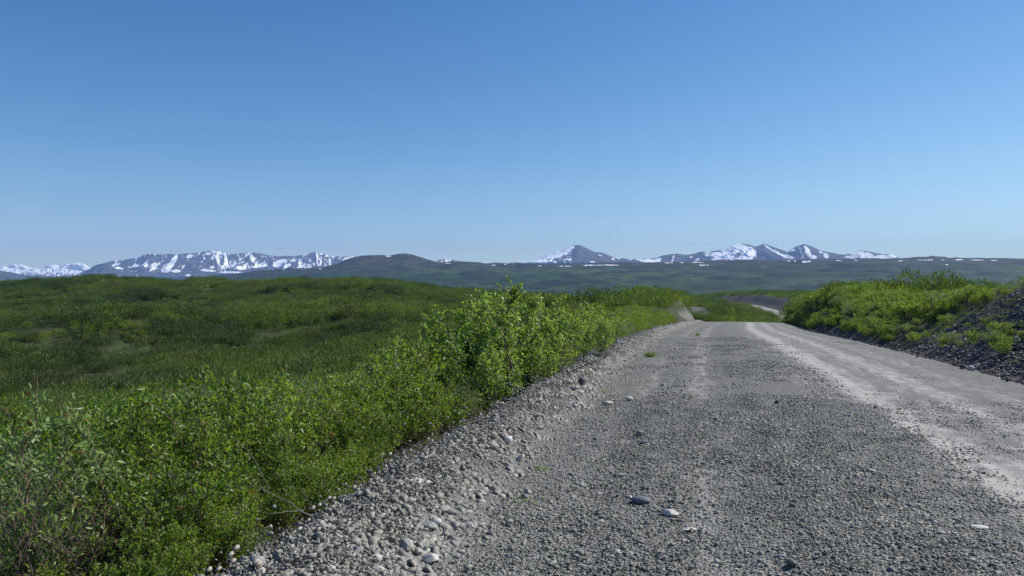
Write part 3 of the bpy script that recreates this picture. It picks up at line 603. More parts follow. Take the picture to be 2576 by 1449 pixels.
def name_by_place(L, what):                     # L: [(object, px, py, kind text)]; words from what stands near each in the picture
    B = {}
    for o, px, py, tx in L:
        m = min(MARKS, key=lambda q: (q[0] - px) ** 2 + (1.6 * (q[1] - py)) ** 2); dx, dy = px - m[0], py - m[1]
        if abs(dx) > 2.2 * abs(dy): d = 'right of' if dx > 0 else 'left of'
        elif abs(dy) > 2.2 * abs(dx): d = 'below' if dy > 0 else 'above'
        else: d = ('below' if dy > 0 else 'above') + ' and ' + ('right of' if dx > 0 else 'left of')
        B.setdefault((tx, d, m[2]), []).append((math.hypot(dx, dy), o))
    for (tx, d, mk), q in B.items():
        q.sort(key=lambda t: t[0])
        for i, (_, o) in enumerate(q):
            w_ = ORD[min(i, 35)] if i < 36 else 'outlying'
            o['label'] = '%s%s, %s one %s %s' % (tx, what, w_, d, mk) if len(q) > 1 else '%s%s, the only one %s %s' % (tx, what, d, mk)
LL = []
for i, (p, side) in enumerate(ind):
    k, x, y, z, q, s = p
    where = 'on the bank left of the road' if side == 'L' else ('on the dark shale cut right of the road' if y < 27 else 'on the green slope right of the road')
    kp = k; k = k.replace('_far', ''); o = shrub(kp, random.randrange(9), x, y, z - .04, q, random.uniform(0, 6.28), NM[k], None, TX[k] + 's ' + where, 'shrub')
    LL.append((o, *pxy(x, y, z + q * .7), TX[k]))
name_by_place(LL, '')

# geometry-nodes instancer
def instancer(name, protos, Pt, rot, scl, idx, **tg):
    col = bpy.data.collections.new(name + '_source')
    for i, me in enumerate(protos):
        o = bpy.data.objects.new('%s_source_%02d' % (name, i), me); col.objects.link(o)
    me = bpy.data.meshes.new(name); Pt = np.asarray(Pt, np.float32); me.vertices.add(len(Pt)); me.vertices.foreach_set('co', Pt.ravel())
    for nme, ty, arr in (('rot', 'FLOAT_VECTOR', rot), ('scl', 'FLOAT_VECTOR', scl)):
        a = me.attributes.new(nme, ty, 'POINT'); a.data.foreach_set('vector', np.asarray(arr, np.float32).ravel())
    a = me.attributes.new('idx', 'INT', 'POINT'); a.data.foreach_set('value', np.asarray(idx, np.int32))
    o = link(name, me); ng = bpy.data.node_groups.new(name, 'GeometryNodeTree')
    ng.interface.new_socket('Geometry', in_out='INPUT', socket_type='NodeSocketGeometry'); ng.interface.new_socket('Geometry', in_out='OUTPUT', socket_type='NodeSocketGeometry')
    N = ng.nodes; gi = N.new('NodeGroupInput'); go = N.new('NodeGroupOutput'); ci = N.new('GeometryNodeCollectionInfo'); ip = N.new('GeometryNodeInstanceOnPoints')
    ci.inputs['Collection'].default_value = col; ci.inputs['Separate Children'].default_value = True; ci.inputs['Reset Children'].default_value = True
    def at(nm, ty):
        n = N.new('GeometryNodeInputNamedAttribute'); n.data_type = ty; n.inputs['Name'].default_value = nm; return [q for q in n.outputs if q.enabled and q.name == 'Attribute'][0]
    e2r = N.new('FunctionNodeEulerToRotation')
    ng.links.new(gi.outputs[0], ip.inputs['Points']); ng.links.new(ci.outputs[0], ip.inputs['Instance']); ip.inputs['Pick Instance'].default_value = True
    ng.links.new(at('idx', 'INT'), ip.inputs['Instance Index']); ng.links.new(at('rot', 'FLOAT_VECTOR'), e2r.inputs[0]); ng.links.new(e2r.outputs[0], ip.inputs['Rotation'])
    ng.links.new(at('scl', 'FLOAT_VECTOR'), ip.inputs['Scale']); ng.links.new(ip.outputs[0], go.inputs[0])
    md = o.modifiers.new('instances', 'NODES'); md.node_group = ng
    tag(o, kind='stuff', **tg); return o
def joined(st, lf):                             # one mesh with stems and leaves for the thicket
    a = st.copy(); nv = len(st.vertices); V1 = np.empty(nv * 3, np.float32); st.vertices.foreach_get('co', V1)
    V2 = np.empty(len(lf.vertices) * 3, np.float32); lf.vertices.foreach_get('co', V2)
    rn = np.empty(len(lf.vertices), np.float32); lf.attributes['rnd'].data.foreach_get('value', rn)
    q = np.empty(len(st.loops), np.int32); st.loops.foreach_get('vertex_index', q); q = q.reshape(-1, 4)
    t = np.empty(len(lf.loops), np.int32); lf.loops.foreach_get('vertex_index', t); t = t.reshape(-1, 3) + nv
    F_ = np.concatenate([q[:, [0, 1, 2]], q[:, [0, 2, 3]], t]); me = mesh('thicket_plant', np.concatenate([V1, V2]).reshape(-1, 3), F_, lf.materials[0], False, {'rnd': np.r_[np.zeros(nv), rn]})
    me.materials.append(st.materials[0]); mi = np.zeros(len(F_), np.int32); mi[:2 * len(q)] = 1; me.polygons.foreach_set('material_index', mi); return me
keys = ['willow', 'yellow', 'grey', 'twiggy', 'willow_far', 'yellow_far', 'grey_far', 'twiggy_far']; TH = []; off = {}
for k in keys:
    off[k] = len(TH)
    for st, lf in PROTO[k]: TH.append(joined(st, lf))
def inst_list(L):
    n = len(L); pt = np.array([(p[1], p[2], p[3] - .05) for p, _ in L]); rz = rng.uniform(0, 6.28, n)
    sc = np.array([p[4] for p, _ in L]); id_ = np.array([off[p[0]] + random.randrange(len(PROTO[p[0]])) for p, _ in L])
    return pt, np.c_[rng.normal(0, .06, n), rng.normal(0, .06, n), rz], np.c_[sc, sc, sc], id_
a_, b_, c_, d_ = inst_list(rest)
instancer('shrub_thicket', TH, a_, b_, c_, d_, label='dense thicket of small green shrubs filling the bank and slopes along the road', cat='thicket')

# hillside cover: patches of coarser bushes
def patch(mat_l, nb, size, h, nlf, leaf, wr, seed):
    r = np.random.default_rng(seed); LP = []; LD = []
    for k in range(nb):
        c = r.uniform(-size / 2, size / 2, 2); hh = h * r.uniform(.55, 1.15); w_ = hh * r.uniform(.40, .65); n = int(nlf * r.uniform(.7, 1.3))
        u = r.normal(size=(n, 3)); u /= np.linalg.norm(u, axis=1)[:, None]; u *= r.uniform(.45, 1, n)[:, None] ** .5
        p = np.c_[c[0] + u[:, 0] * w_, c[1] + u[:, 1] * w_, hh * (.52 + .5 * u[:, 2])]
        d = u + r.normal(size=(n, 3)) * .5; d[:, 2] = np.abs(d[:, 2]) + .7
        LP.append(p); LD.append(d)
    LP = np.concatenate(LP); LD = np.concatenate(LD); n = len(LP); ls = leaf * r.uniform(.6, 1.4, n)
    V, Fc, rn = leaves(LP, LD, ls, ls * wr * .5); return mesh('hill_bushes', V, Fc, mat_l, False, {'rnd': rn})
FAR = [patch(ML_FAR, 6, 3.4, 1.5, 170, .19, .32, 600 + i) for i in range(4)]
FAR_LIT = [patch(ML_CREST_LIT, 6, 3.2, .9, 130, .16, .34, 620 + i) for i in range(2)]  # low bushes in the lighter green, painted as if sunlit
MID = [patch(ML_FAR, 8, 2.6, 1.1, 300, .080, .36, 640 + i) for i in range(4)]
def cover(name, protos, n, y0, y1, cond, sc0, sc1, seed, b0=-.76, b1=.78, pw=None, **tg):
    r = np.random.default_rng(seed); Y = np.sqrt(r.uniform(y0 ** 2, y1 ** 2, n)); X = r.uniform(b0, b1, n) * Y
    s, _, a = lat(X, Y); k = cond(X, Y, s, a - 30, r); X, Y = X[k], Y[k]; z = terrain(X, Y); n = len(X); sc = r.uniform(sc0, sc1, n)
    sc *= np.clip(1 + .5 * noise(X * .07, Y * .07, 61), .78, 1.6)
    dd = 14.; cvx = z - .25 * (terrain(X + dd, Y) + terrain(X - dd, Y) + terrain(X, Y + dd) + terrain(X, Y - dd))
    top = r.random(n) < sm(.02, .55, cvx + .25 * fbm(X * .08, Y * .08, 2, 66)) * .62; nf = len(protos) - 2  # convex ground gets the sunlit-toned bushes, faces and hollows the darker, shaded-looking ones
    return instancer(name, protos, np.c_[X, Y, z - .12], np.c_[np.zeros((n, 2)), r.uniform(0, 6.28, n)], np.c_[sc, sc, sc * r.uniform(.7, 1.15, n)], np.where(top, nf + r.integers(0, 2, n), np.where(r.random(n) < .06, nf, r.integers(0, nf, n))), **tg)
def c_hill(X, Y, s, yy, r):
    sh, gv = masks(X, Y); d = fbm(X * .045, Y * .045, 3, 63); d2 = fbm(X * .25, Y * .25, 2, 64)
    return (np.abs(s) > 6.0) & (sh < .3) & (gv < .3) & (d * .6 + d2 * .7 > -1.1) & ((s < -8) | (s > 6))
print('cover')
cover('hillside_scrub', FAR + FAR_LIT, 30000, 58, 420, c_hill, .75, 1.3, 70, pw=[.19, .19, .19, .19, .12, .12], label='dense green scrub covering the rolling hills left of the road and beyond', cat='scrub')
cover('distant_scrub', FAR + FAR_LIT, 9000, 420, 760, lambda X, Y, s, yy, r: c_hill(X, Y, s, yy, r) & (np.abs(s) > 12), 1.2, 2.0, 72, b0=.1, b1=.62, pw=[.19, .19, .19, .19, .12, .12], label='far low scrub on the land beyond the crest where the road winds on', cat='scrub')
cover('valley_scrub', MID + FAR_LIT, 9000, 16, 62, lambda X, Y, s, yy, r: (s < -9) & (fbm(X * .12, Y * .12, 3, 65) > -.5), .5, .95, 71, b1=.1, pw=[.24, .24, .24, .24, .02, .02], label='low scrub in the hollow between the roadside bank and the hills', cat='scrub')
# grass and litter near
def tuft(n, h, seed):
    r = np.random.default_rng(seed); p = np.c_[r.normal(0, .10, (n, 2)), np.zeros(n)]; d = np.c_[r.normal(0, .35, (n, 2)), np.ones(n)]
    L = h * r.uniform(.5, 1.1, n); V, Fc, rn = leaves(p, d, L, np.full(n, .0025) , .1); return mesh('tuft', V, Fc, ML_YEL, False, {'rnd': rn})
TU = [tuft(40, .13, 700 + i) for i in range(3)]
def litter(n, seed):
    r = np.random.default_rng(seed); ls = []
    for k in range(n):
        p0 = np.r_[r.uniform(-.3, .3, 2), r.uniform(0, .06)]; a = r.uniform(0, 6.28); L = r.uniform(.1, .45); d = np.array([np.cos(a), np.sin(a), r.uniform(-.1, .5)])
        ls.append((p0[None] + np.linspace(0, 1, 4)[:, None] * L * d[None] + r.normal(size=(4, 3)) * .008, .0035, .0015))
    V, Fq = tubes(ls); return mesh('litter', V, Fq, M_GREYB if seed % 2 else M_BARK, True)
LI = [litter(26, 720 + i) for i in range(4)]
def scat2(n, cond, y1, seed, b0=-.75, b1=.75):
    r = np.random.default_rng(seed); Y = np.sqrt(r.uniform(4, y1 ** 2, n)); X = r.uniform(b0, b1, n) * Y; z, s, a = ground(X, Y); k = cond(X, Y, s, a - 30, r); return X[k], Y[k], z[k], s[k], a[k]
X, Y, z, s, a = scat2(11000, lambda X, Y, s, yy, r: ((s < -4.05) & (s > -14) & ((s > -6.5) | (r.random(len(X)) < .45))) | ((s > 5.6) & (r.random(len(X)) < .35)), 30, 73)
n = len(X); sc = rng.uniform(.6, 1.2, n)
instancer('undergrowth', TU + LI, np.c_[X, Y, z], np.c_[np.zeros((n, 2)), rng.uniform(0, 6.28, n)], np.c_[sc, sc, sc], rng.integers(0, 7, n), label='grass tufts and dead grey twigs littering the ground between the shrubs', cat='undergrowth')

# ------------------------------------------------------------------ stones
def mat_stone(attr=True, warm=False):
    m = NT('stone' if not attr else 'gravel_stone'); oi = m.n('ShaderNodeObjectInfo')
    if attr:
        rn = m.attr('rnd'); oi2 = m.n('ShaderNodeValToRGB'); m.l(rn, oi2.inputs[0]); e = oi2.color_ramp.elements
        e[0].position = 0; e[0].color = (.110, .118, .098, 1); e[1].position = 1; e[1].color = (.50, .48, .42, 1)
        for ps, c in (((.30, (.20, .215, .185)), (.60, (.28, .288, .245)), (.78, (.25, .235, .215)), (.87, (.39, .385, .335)), (.95, (.34, .29, .245))) if not warm else ((.25, (.21, .215, .185)), (.55, (.29, .285, .245)), (.75, (.26, .24, .215)), (.87, (.40, .385, .33)), (.95, (.36, .31, .255)))):
            q = e.new(ps); q.color = (*c, 1)
        col = oi2.outputs[0]
    else: col = oi.outputs['Color']
    n = m.noise(m.obj(), 30, 4, .6); n2 = m.noise(m.obj(), 9, 3)
    c2 = m.mix(m.math('MULTIPLY', m.ramp(n, .35, .7), .35), col, (.12, .12, .115)); c2 = m.mix(m.math('MULTIPLY', m.ramp(n2, .5, .7), .25), c2, (.33, .31, .28))
    return m.done(m.bsdf(c2, .75, .35, m.bump(n, .35, .004)))
M_GS, M_ST, M_GB = mat_stone(True), mat_stone(False), mat_stone(True, True)
def mat_shale():
    m = NT('shale_stone'); rn = m.attr('rnd'); c = m.mix(m.ramp(rn, .1, .9), (.044, .042, .046), (.135, .128, .130)); c = m.mix(m.ramp(rn, .93, .97), c, (.26, .25, .24))
    return m.done(m.bsdf(c, .7, .35))
M_SH = mat_shale()
def chips(n, spread, smin, smax, flat, seed, mat, gauss=True, power=2.2):
    r = np.random.default_rng(seed)
    base = np.array([(-1,-1,-1),(1,-1,-1),(1,1,-1),(-1,1,-1),(-.7,-.7,1),(.7,-.7,1),(.7,.7,1),(-.7,.7,1)], float)
    fc = np.array([(0,3,2,1),(4,5,6,7),(0,1,5,4),(1,2,6,5),(2,3,7,6),(3,0,4,7)])
    V = base[None] * (1 + r.normal(0, .24, (n, 8, 3))); sz = smin + (smax - smin) * r.random(n) ** power
    dim = np.stack([sz * r.uniform(.8, 1.6, n), sz * r.uniform(.45, .95, n), sz * r.uniform(flat * .6, flat * 1.3, n)], 1) * .5
    V = V * dim[:, None]
    ax, az = r.normal(0, .32, n), r.uniform(0, 6.28, n); ay = r.normal(0, .32, n)
    c, s_ = np.cos(ax), np.sin(ax); V = np.stack([V[..., 0], V[..., 1] * c[:, None] - V[..., 2] * s_[:, None], V[..., 1] * s_[:, None] + V[..., 2] * c[:, None]], -1)
    c, s_ = np.cos(ay), np.sin(ay); V = np.stack([V[..., 0] * c[:, None] + V[..., 2] * s_[:, None], V[..., 1], -V[..., 0] * s_[:, None] + V[..., 2] * c[:, None]], -1)
    c, s_ = np.cos(az), np.sin(az); V = np.stack([V[..., 0] * c[:, None] - V[..., 1] * s_[:, None], V[..., 0] * s_[:, None] + V[..., 1] * c[:, None], V[..., 2]], -1)
    pc = r.normal(0, spread * .5, (n, 2)) if gauss else r.uniform(-spread, spread, (n, 2))
    V[..., 0] += pc[:, :1]; V[..., 1] += pc[:, 1:]; V[..., 2] += (dim[:, 2] * r.uniform(.1, .9, n))[:, None]
    Fc = (np.arange(n)[:, None, None] * 8 + fc[None]).reshape(-1, 4)
    return mesh('chips', V.reshape(-1, 3), Fc, mat, False, {'rnd': np.repeat(r.random(n), 8)})
FINE = [chips(190, .34, .006, .020, .45, 800 + i, M_GS) for i in range(5)]
COARSE = [chips(80, .36, .010, .044, .42, 820 + i, M_GS) for i in range(5)]
GRIT = [chips(150, .17, .006, .020, .5, 830 + i, M_GB) for i in range(3)]
BERM = [chips(56, .15, .010, .066, .45, 840 + i, M_GB, power=3) for i in range(6)]
SHALE = [chips(60, .5, .03, .13, .35, 860 + i, M_SH, power=2.5) for i in range(5)]
def lay(name, protos, n, cond, y0, y1, seed, b0, b1, s0, s1, **tg):
    r = np.random.default_rng(seed); Y = np.sqrt(r.uniform(y0 ** 2, y1 ** 2, n)); X = r.uniform(b0, b1, n) * Y; z, s, a = ground(X, Y)
    k = cond(X, Y, s, a - 30, r); X, Y, z = X[k], Y[k], z[k]; e = .12
    zx = (ground(X + e, Y)[0] - ground(X - e, Y)[0]) / (2 * e); zy = (ground(X, Y + e)[0] - ground(X, Y - e)[0]) / (2 * e); n = len(X); sc = r.uniform(s0, s1, n)
    return instancer(name, protos, np.c_[X, Y, z - .004], np.c_[np.arctan(zy), -np.arctan(zx), 0 * X], np.c_[sc, sc, sc], r.integers(0, len(protos), n), **tg)
def windrow(s, r, sigma=1):
    d = .42 + .8 * np.exp(-((s + .65) / .5) ** 2) + .35 * np.exp(-((s + 1.9) / .22) ** 2) + .5 * np.exp(-((s + 2.8) / .3) ** 2) + .3 * np.exp(-((s - .35) / .2) ** 2)
    d = d * (1 - .95 * np.exp(-((s + 1.45) / .24) ** 2)) * (1 - .85 * np.exp(-((s + 2.25) / .16) ** 2)) * (1 - sm(.3, 1.0, s) * .975)
    return d
def lanes(s, yy): return np.clip(.58 + 1.6 * fbm(s * 1.6, yy * .25, 3, 67), .05, 1.3)
def c_road(X, Y, s, yy, r):
    return (s > -3.35) & (s < 4.0) & (r.random(len(X)) < windrow(s, r) * lanes(s, yy) * (1 - .85 * sm(8, 17, Y)))
def c_far(X, Y, s, yy, r): return (s > -3.35) & (s < 4.0) & (r.random(len(X)) < windrow(s, r) * .8)
lay('loose_gravel', COARSE, 4200, c_road, 3.2, 17, 75, -.6, .78, .5, 1.1, label='loose angular grey green gravel strewn over the road surface', cat='gravel')
lay('fine_gravel', FINE, 7000, lambda X, Y, s, yy, r: (s > -3.4) & (s < 4) & (r.random(len(X)) < .05 + .9 * windrow(s, r)), 3.2, 11, 76, -.6, .75, .8, 1.3, label='fine grit between the larger stones of the road surface', cat='gravel')
lay('distant_gravel', FINE, 900, c_far, 14, 30, 77, .0, .6, 1.3, 1.9, label='loose stones on the road farther off toward the crest', cat='gravel')
def lay_band(name, protos, n, s0, s1, a0, a1, seed, q0, q1, **tg):   # pieces strewn along a strip beside the road line
    r = np.random.default_rng(seed); aa = np.exp(r.uniform(math.log(a0), math.log(a1), n)) + 30; ss_ = s0 + (s1 - s0) * r.random(n) ** 1.25
    C = [np.interp(aa, RT, RC[:, i]) for i in range(2)]; D = [np.interp(aa, RT, RD[:, i]) for i in range(2)]
    X = C[0] + ss_ * D[1]; Y = C[1] - ss_ * D[0]; z = ground(X, Y)[0]; e = .12
    zx = (ground(X + e, Y)[0] - ground(X - e, Y)[0]) / (2 * e); zy = (ground(X, Y + e)[0] - ground(X, Y - e)[0]) / (2 * e); sc = r.uniform(q0, q1, n)
    return instancer(name, protos, np.c_[X, Y, z - .006], np.c_[np.arctan(zy), -np.arctan(zx), 0 * X], np.c_[sc, sc, sc], r.integers(0, len(protos), n), **tg)
lay_band('windrow_gravel', BERM, 760, -3.72, -2.98, 1.5, 75, 78, .6, 1.2, label='heaped light grey stones of the windrow along the left road edge', cat='gravel')
lay_band('windrow_grit', GRIT, 1300, -3.72, -2.8, 1.5, 30, 80, .9, 1.5, label='grit and small chips packed between the windrow stones', cat='gravel')
lay('shale_rubble', SHALE, 9000, lambda X, Y, s, yy, r: (s > 4.15) & (masks(X, Y)[0] > .35) & (Y < 60), 8, 60, 79, .2, .8, .45, 1.0, label='dark shale chips covering the ditch and cut bank right of the road', cat='rubble')

# single stones
def stone_mesh(seed, angular):
    r = random.Random(seed); bm = bmesh.new(); bmesh.ops.create_icosphere(bm, subdivisions=2, radius=.5)
    pl_ = [(Vector((r.uniform(-1, 1), r.uniform(-1, 1), r.uniform(-1, 1))).normalized(), r.uniform(.26, .42)) for _ in range(9 if angular else 3)]
    for v in bm.verts:
        c = v.co.copy()
        for nrm, d in pl_:
            q = c.dot(nrm)
            if q > d: c -= nrm * (q - d) * .92
        v.co = c * (1 + .10 * float(noise(np.array([c.x * 3 + seed]), np.array([c.y * 3 + c.z * 2.3]), 2)[0]))
    me = bpy.data.meshes.new('stone'); bm.to_mesh(me); bm.free(); me.polygons.foreach_set('use_smooth', [not angular] * len(me.polygons)); me.materials.append(M_ST); return me
ST_R = [stone_mesh(i, False) for i in range(4)]; ST_A = [stone_mesh(20 + i, True) for i in range(7)]
def cast(px, py):                               # where the view ray through a pixel meets the ground
    Y = np.geomspace(3, 60, 700); X = (px - CX) / F * Y; zr = EYE - (py - CY) / F * Y; z = ground(X, Y)[0]
    k = int(np.argmax(zr < z)); return float(X[k]), float(Y[k]), float(z[k])
CL = {'pale': (.50, .485, .43), 'white': (.60, .585, .54), 'grey': (.29, .295, .275), 'blue': (.13, .145, .175), 'purple': (.24, .205, .215), 'tan': (.37, .335, .285), 'dark': (.085, .088, .095), 'green': (.26, .285, .25)}
def stone(x, y, z, size, colr, rnd, label, group=None, flat=.7, el=1.0, rz=None, sink=.22):
    me = random.choice(ST_R if rnd else ST_A); o = link('stone', me); v = random.uniform(.88, 1.12); c = CL[colr]
    o.color = (c[0] * v, c[1] * v, c[2] * v, 1); o.scale = (size * el, size, size * flat)
    o.location = (x, y, z + size * flat * (.5 - sink)); o.rotation_euler = (random.uniform(-.25, .25), random.uniform(-.25, .25), random.uniform(0, 6.3) if rz is None else rz)
    o['ck'] = colr
    return tag(o, label, 'stone', group)
NS = [  # source pixel x, y, width, colour, round, label, flat, elongation
 (1852,1622,42,'pale',1,'large smooth pale round cobble against the shrubs at the top of the windrow',.8,1.1),
 (1683,1750,27,'pale',1,'round pale cobble at the windrow edge beside dark shaded soil',.8,1.1),
 (1947,1588,30,'pale',1,'pale round stone at the foot of the leafy bush where the bank shadow ends',.8,1.2),
 (2070,1622,34,'purple',1,'long pinkish grey stone lying on the windrow slope',.55,1.5),
 (1970,1722,40,'white',1,'bright white upright flat stone leaning on the windrow',.9,.8),
 (1370,2048,44,'white',0,'big whitish angular stone halfway up the near windrow',.8,1.1),
 (1283,1996,48,'grey',0,'large rounded grey boulder at the shrub edge of the near windrow',.9,1.2),
 (1207,2056,38,'blue',0,'dark blue grey rock partly under the near shrubs',.8,1.1),
 (1373,2096,30,'purple',1,'mauve smooth stone below the big whitish stone',.7,1.1),
 (1462,2182,38,'pale',1,'egg shaped pale stone at the foot of the near windrow',1.0,.9),
 (1374,2152,40,'purple',0,'tilted mauve slab stone on the near windrow',.8,1.3),
 (972,2202,46,'dark',0,'dark grey rock at the bottom left tip of the gravel',.8,1.3),
 (1168,2208,36,'grey',0,'blocky grey stone near the bottom picture edge',.9,1.0),
 (1250,2222,44,'grey',1,'low rounded grey stone cut by the bottom picture edge',.6,1.3),
 (1742,1988,40,'purple',1,'flat mauve stone at the foot of the windrow slope',.45,1.5),
 (1692,2036,32,'white',1,'white pebble alone on the dark rut beside the windrow',.8,1.1),
 (1655,1880,28,'pale',0,'pale tan stone embedded in the windrow face',.8,1.1),
 (2482,1952,56,'blue',1,'large dark blue grey oblong stone in the middle of the gravel lane',.55,1.35),
 (2598,1998,46,'pale',0,'pale wedge shaped stone right of the large blue grey one',.55,1.4),
 (2668,2062,40,'pale',0,'pointed pale brown stone below the wedge shaped one',.4,1.5),
 (2405,1848,30,'green',1,'flat smooth light green grey pebble above the large blue grey stone',.5,1.5),
 (2045,1918,28,'grey',0,'upper stone of a small grey trio on the left gravel lane',.8,1.1),
 (2035,1932,30,'purple',0,'lower stone of a small grey trio on the left gravel lane',.6,1.2),
 (2480,1692,30,'grey',0,'grey stone with bright face beside the left wheel rut',.8,1.1),
 (2490,1722,24,'blue',0,'bluish stone just below the one beside the left wheel rut',.7,1.0),
 (3794,2052,38,'white',1,'flat bright oval stone alone in the right part of the road',.4,1.6),
 (3548,1966,30,'tan',0,'brownish stone of a side by side pair on the right gravel',.5,1.4),
 (3763,1434,22,'white',1,'small white stone standing out in the dark right hand ditch',.8,1.0),
 (2570,2168,26,'tan',0,'orange tan pebble near the bottom middle of the road',.6,1.3),
 (3066,2200,50,'dark',0,'dark lump of rock among coarse gravel at the bottom right',.7,1.0),
 (2498,1896,26,'dark',0,'small dark brown stone directly above the large blue grey one',.7,1.1),
 (3010,1566,20,'dark',0,'small dark stone on the pale dusty wheel track',.8,1.0),
 (3392,1583,16,'dark',0,'tiny black stone on the bright dust strip at right',.8,1.0),
 (3860,2112,34,'blue',0,'flat blue grey slab stone near the lower right picture edge',.35,1.5),
 (2355,1570,30,'pale',0,'pale stone lying in the row of small stones at the windrow foot',.6,1.4),
 (2437,1555,24,'pale',1,'small round pale stone at the right end of the row of small stones',.8,1.2),
 (2255,1495,34,'dark',0,'dark upright stone on the mid windrow above a white one',1.0,.9),
 (2222,1512,30,'white',1,'smooth white stone low on the mid windrow',.5,1.6)]
for sx, sy, wd, c, rd, lb, fl, el in NS:
    x, y, z = cast(sx * .25806, sy * .25806); sz = wd * .25806 / F * y
    stone(x, y, z, sz * 1.12, c, rd, lb, None, fl, el, rz=random.uniform(-.3, .3), sink=.08)
SL = []; CT = {'pale': 'pale', 'white': 'white', 'grey': 'grey', 'blue': 'bluish', 'purple': 'mauve', 'tan': 'tan', 'dark': 'dark', 'green': 'greenish'}
def many(n, cond, y0, y1, b0, b1, s0, s1, cols, label, group, seed, rd=.25):
    r = np.random.default_rng(seed); k = 0
    while k < n:
        Y = math.exp(r.uniform(math.log(y0), math.log(y1))); X = r.uniform(b0, b1) * Y; zz, s, a = ground(X, Y)
        if not in_view(X, Y, 0) or CY + (EYE - zz[0]) / Y * F > 572 or not cond(X, Y, s[0], a[0] - 30): continue
        so = stone(X, Y, float(zz[0]), s0 + (s1 - s0) * r.random() ** 2.2, str(r.choice(cols)), r.random() < rd, label, group, r.uniform(.45, .8), r.uniform(.9, 1.5)); k += 1; SL.append((so, *pxy(X, Y, float(zz[0])), CT[so['ck']] + ' stone'))
gl = ['grey', 'grey', 'green', 'pale', 'purple', 'pale', 'tan', 'blue']
many(120, lambda x, y, s, a: -3.95 < s < -3.0, 4, 26, -.6, .3, .04, .12, gl, 'fist sized stone in the loose windrow along the left edge of the road', 'stones of the windrow', 91)
many(90, lambda x, y, s, a: -3.0 < s < .4, 4.2, 13, -.4, .6, .028, .07, ['grey', 'green', 'blue', 'dark', 'pale', 'purple'], 'small loose stone lying on the gravelly left lane', 'stones on the left lane', 92)
many(22, lambda x, y, s, a: .4 < s < 3.9, 4.5, 16, 0, .68, .02, .045, ['dark', 'grey', 'blue'], 'small dark stone lying on the dusty right side of the road', 'stones on the dusty lane', 93)
many(26, lambda x, y, s, a: 4.4 < s < 6, 12, 30, .3, .68, .06, .16, ['dark', 'grey', 'blue', 'pale'], 'rough stone in the dark shale ditch right of the road', 'stones in the ditch', 94)
name_by_place(SL, '')
for o in COL.objects:
    if 'ck' in o: del o['ck']

# ------------------------------------------------------------------ dead branches, weeds, flowers
def branch(px, py, L, az, el, label, matb=M_GREYB, seed=0, r0=.012, forks=5):
    x, y, z = cast(px, py); r = np.random.default_rng(seed); d = np.array([math.cos(az) * math.cos(el), math.sin(az) * math.cos(el), math.sin(el)])
    pts = np.linspace(0, 1, 9)[:, None] * L * d[None] + np.cumsum(r.normal(size=(9, 3)) * .014 * L, 0); lines = [(pts, r0, r0 * .3)]
    for k in range(forks):
        u = r.integers(2, 8); dd = d + r.normal(size=3) * .55; dd[2] = abs(dd[2]); q = pts[u][None] + np.linspace(0, 1, 6)[:, None] * L * r.uniform(.2, .5) * dd[None] + np.cumsum(r.normal(size=(6, 3)) * .012 * L, 0)
        lines.append((q, r0 * .5, r0 * .15))
    V, Fq = tubes(lines, 5); o = link('dead_branch', mesh('dead_branch', V, Fq, matb, True)); o.location = (x, y, z + .03); tag(o, label, 'branch')
branch(567, 376, .85, .35, .3, 'long dark bare branch reaching over the windrow right of the tall bush', M_BARK, 1, .013, 6)
branch(560, 376, 1.0, 1.2, .8, 'bare arching branch rising from the shrubs behind the long dark one', M_BARK, 2, .010, 7)
branch(402, 537, .45, 2.6, .35, 'thin pale dead branch lying under the nearest shrub by the gravel', M_GREYB, 3, .004, 4)
branch(345, 545, .6, 2.9, .45, 'forked grey dead branch in the dark gap of the near shrubs', M_GREYB, 4, .0045, 5)
branch(440, 440, .7, 2.2, .5, 'short dead grey branch at the shaded foot of the shrubs above the windrow', M_GREYB, 5, .007, 5)
def weed(px, py, label, h=.06, n=40):
    x, y, z = cast(px, py); r = np.random.default_rng(int(px * 7)); p = np.c_[r.normal(0, .05, (n, 2)), r.uniform(0, .02, n)]; d = np.c_[r.normal(0, .8, (n, 2)), np.ones(n) * .8]
    L = h * .6 * r.uniform(.4, 1.1, n); V, Fc, rn = leaves(p, d, L, L * .13); o = link('weed_tuft', mesh('weed_tuft', V, Fc, ML_WILLOW, False, {'rnd': rn})); o.location = (x, y, z); tag(o, label, 'weed')
weed(543, 471, 'small green weed on the left gravel lane, upper of two')
weed(526, 503, 'small green weed on the left gravel lane, lower of two')
weed(604, 392, 'tiny green sprig at the inner foot of the windrow', .07, 24)
weed(650, 357, 'leafy green weed growing out of the far windrow stones', .22, 90)
weed(697, 336, 'reddish green weed on the road edge near the crest', .22, 70)
m_fl = NT('petal_purple'); MP = m_fl.done(m_fl.bsdf((.16, .04, .30), .6, .2)); m_f2 = NT('leaf_rust'); MR = m_f2.done(m_f2.bsdf((.36, .06, .02), .7, .2))
def clump(name, px, py, mat, n, size, h, label, cat):
    x, y, z = cast(px, py); r = np.random.default_rng(n); p = np.c_[r.normal(0, size * .3, (n, 2)), r.uniform(h * .4, h, n)]; d = r.normal(size=(n, 3)) + [0, 0, .4]
    e = bpy.data.objects.new(name, None); COL.objects.link(e); e.location = (x, y, z); tag(e, label, cat)
    V, Fc, rn = leaves(p, d, np.full(n, size * .5), np.full(n, size * .22)); link('petals' if 'flower' in name else 'leaves', mesh(name, V, Fc, mat, False, {'rnd': rn}), None, e)
    V, Fq = tubes([(np.array([(0, 0, 0), (r.normal(0, .02), r.normal(0, .02), h * .5), (r.normal(0, .03), r.normal(0, .03), h)]), .003, .002) for _ in range(5)]); link('stem', mesh('stem', V, Fq, M_BARK, True), None, e)
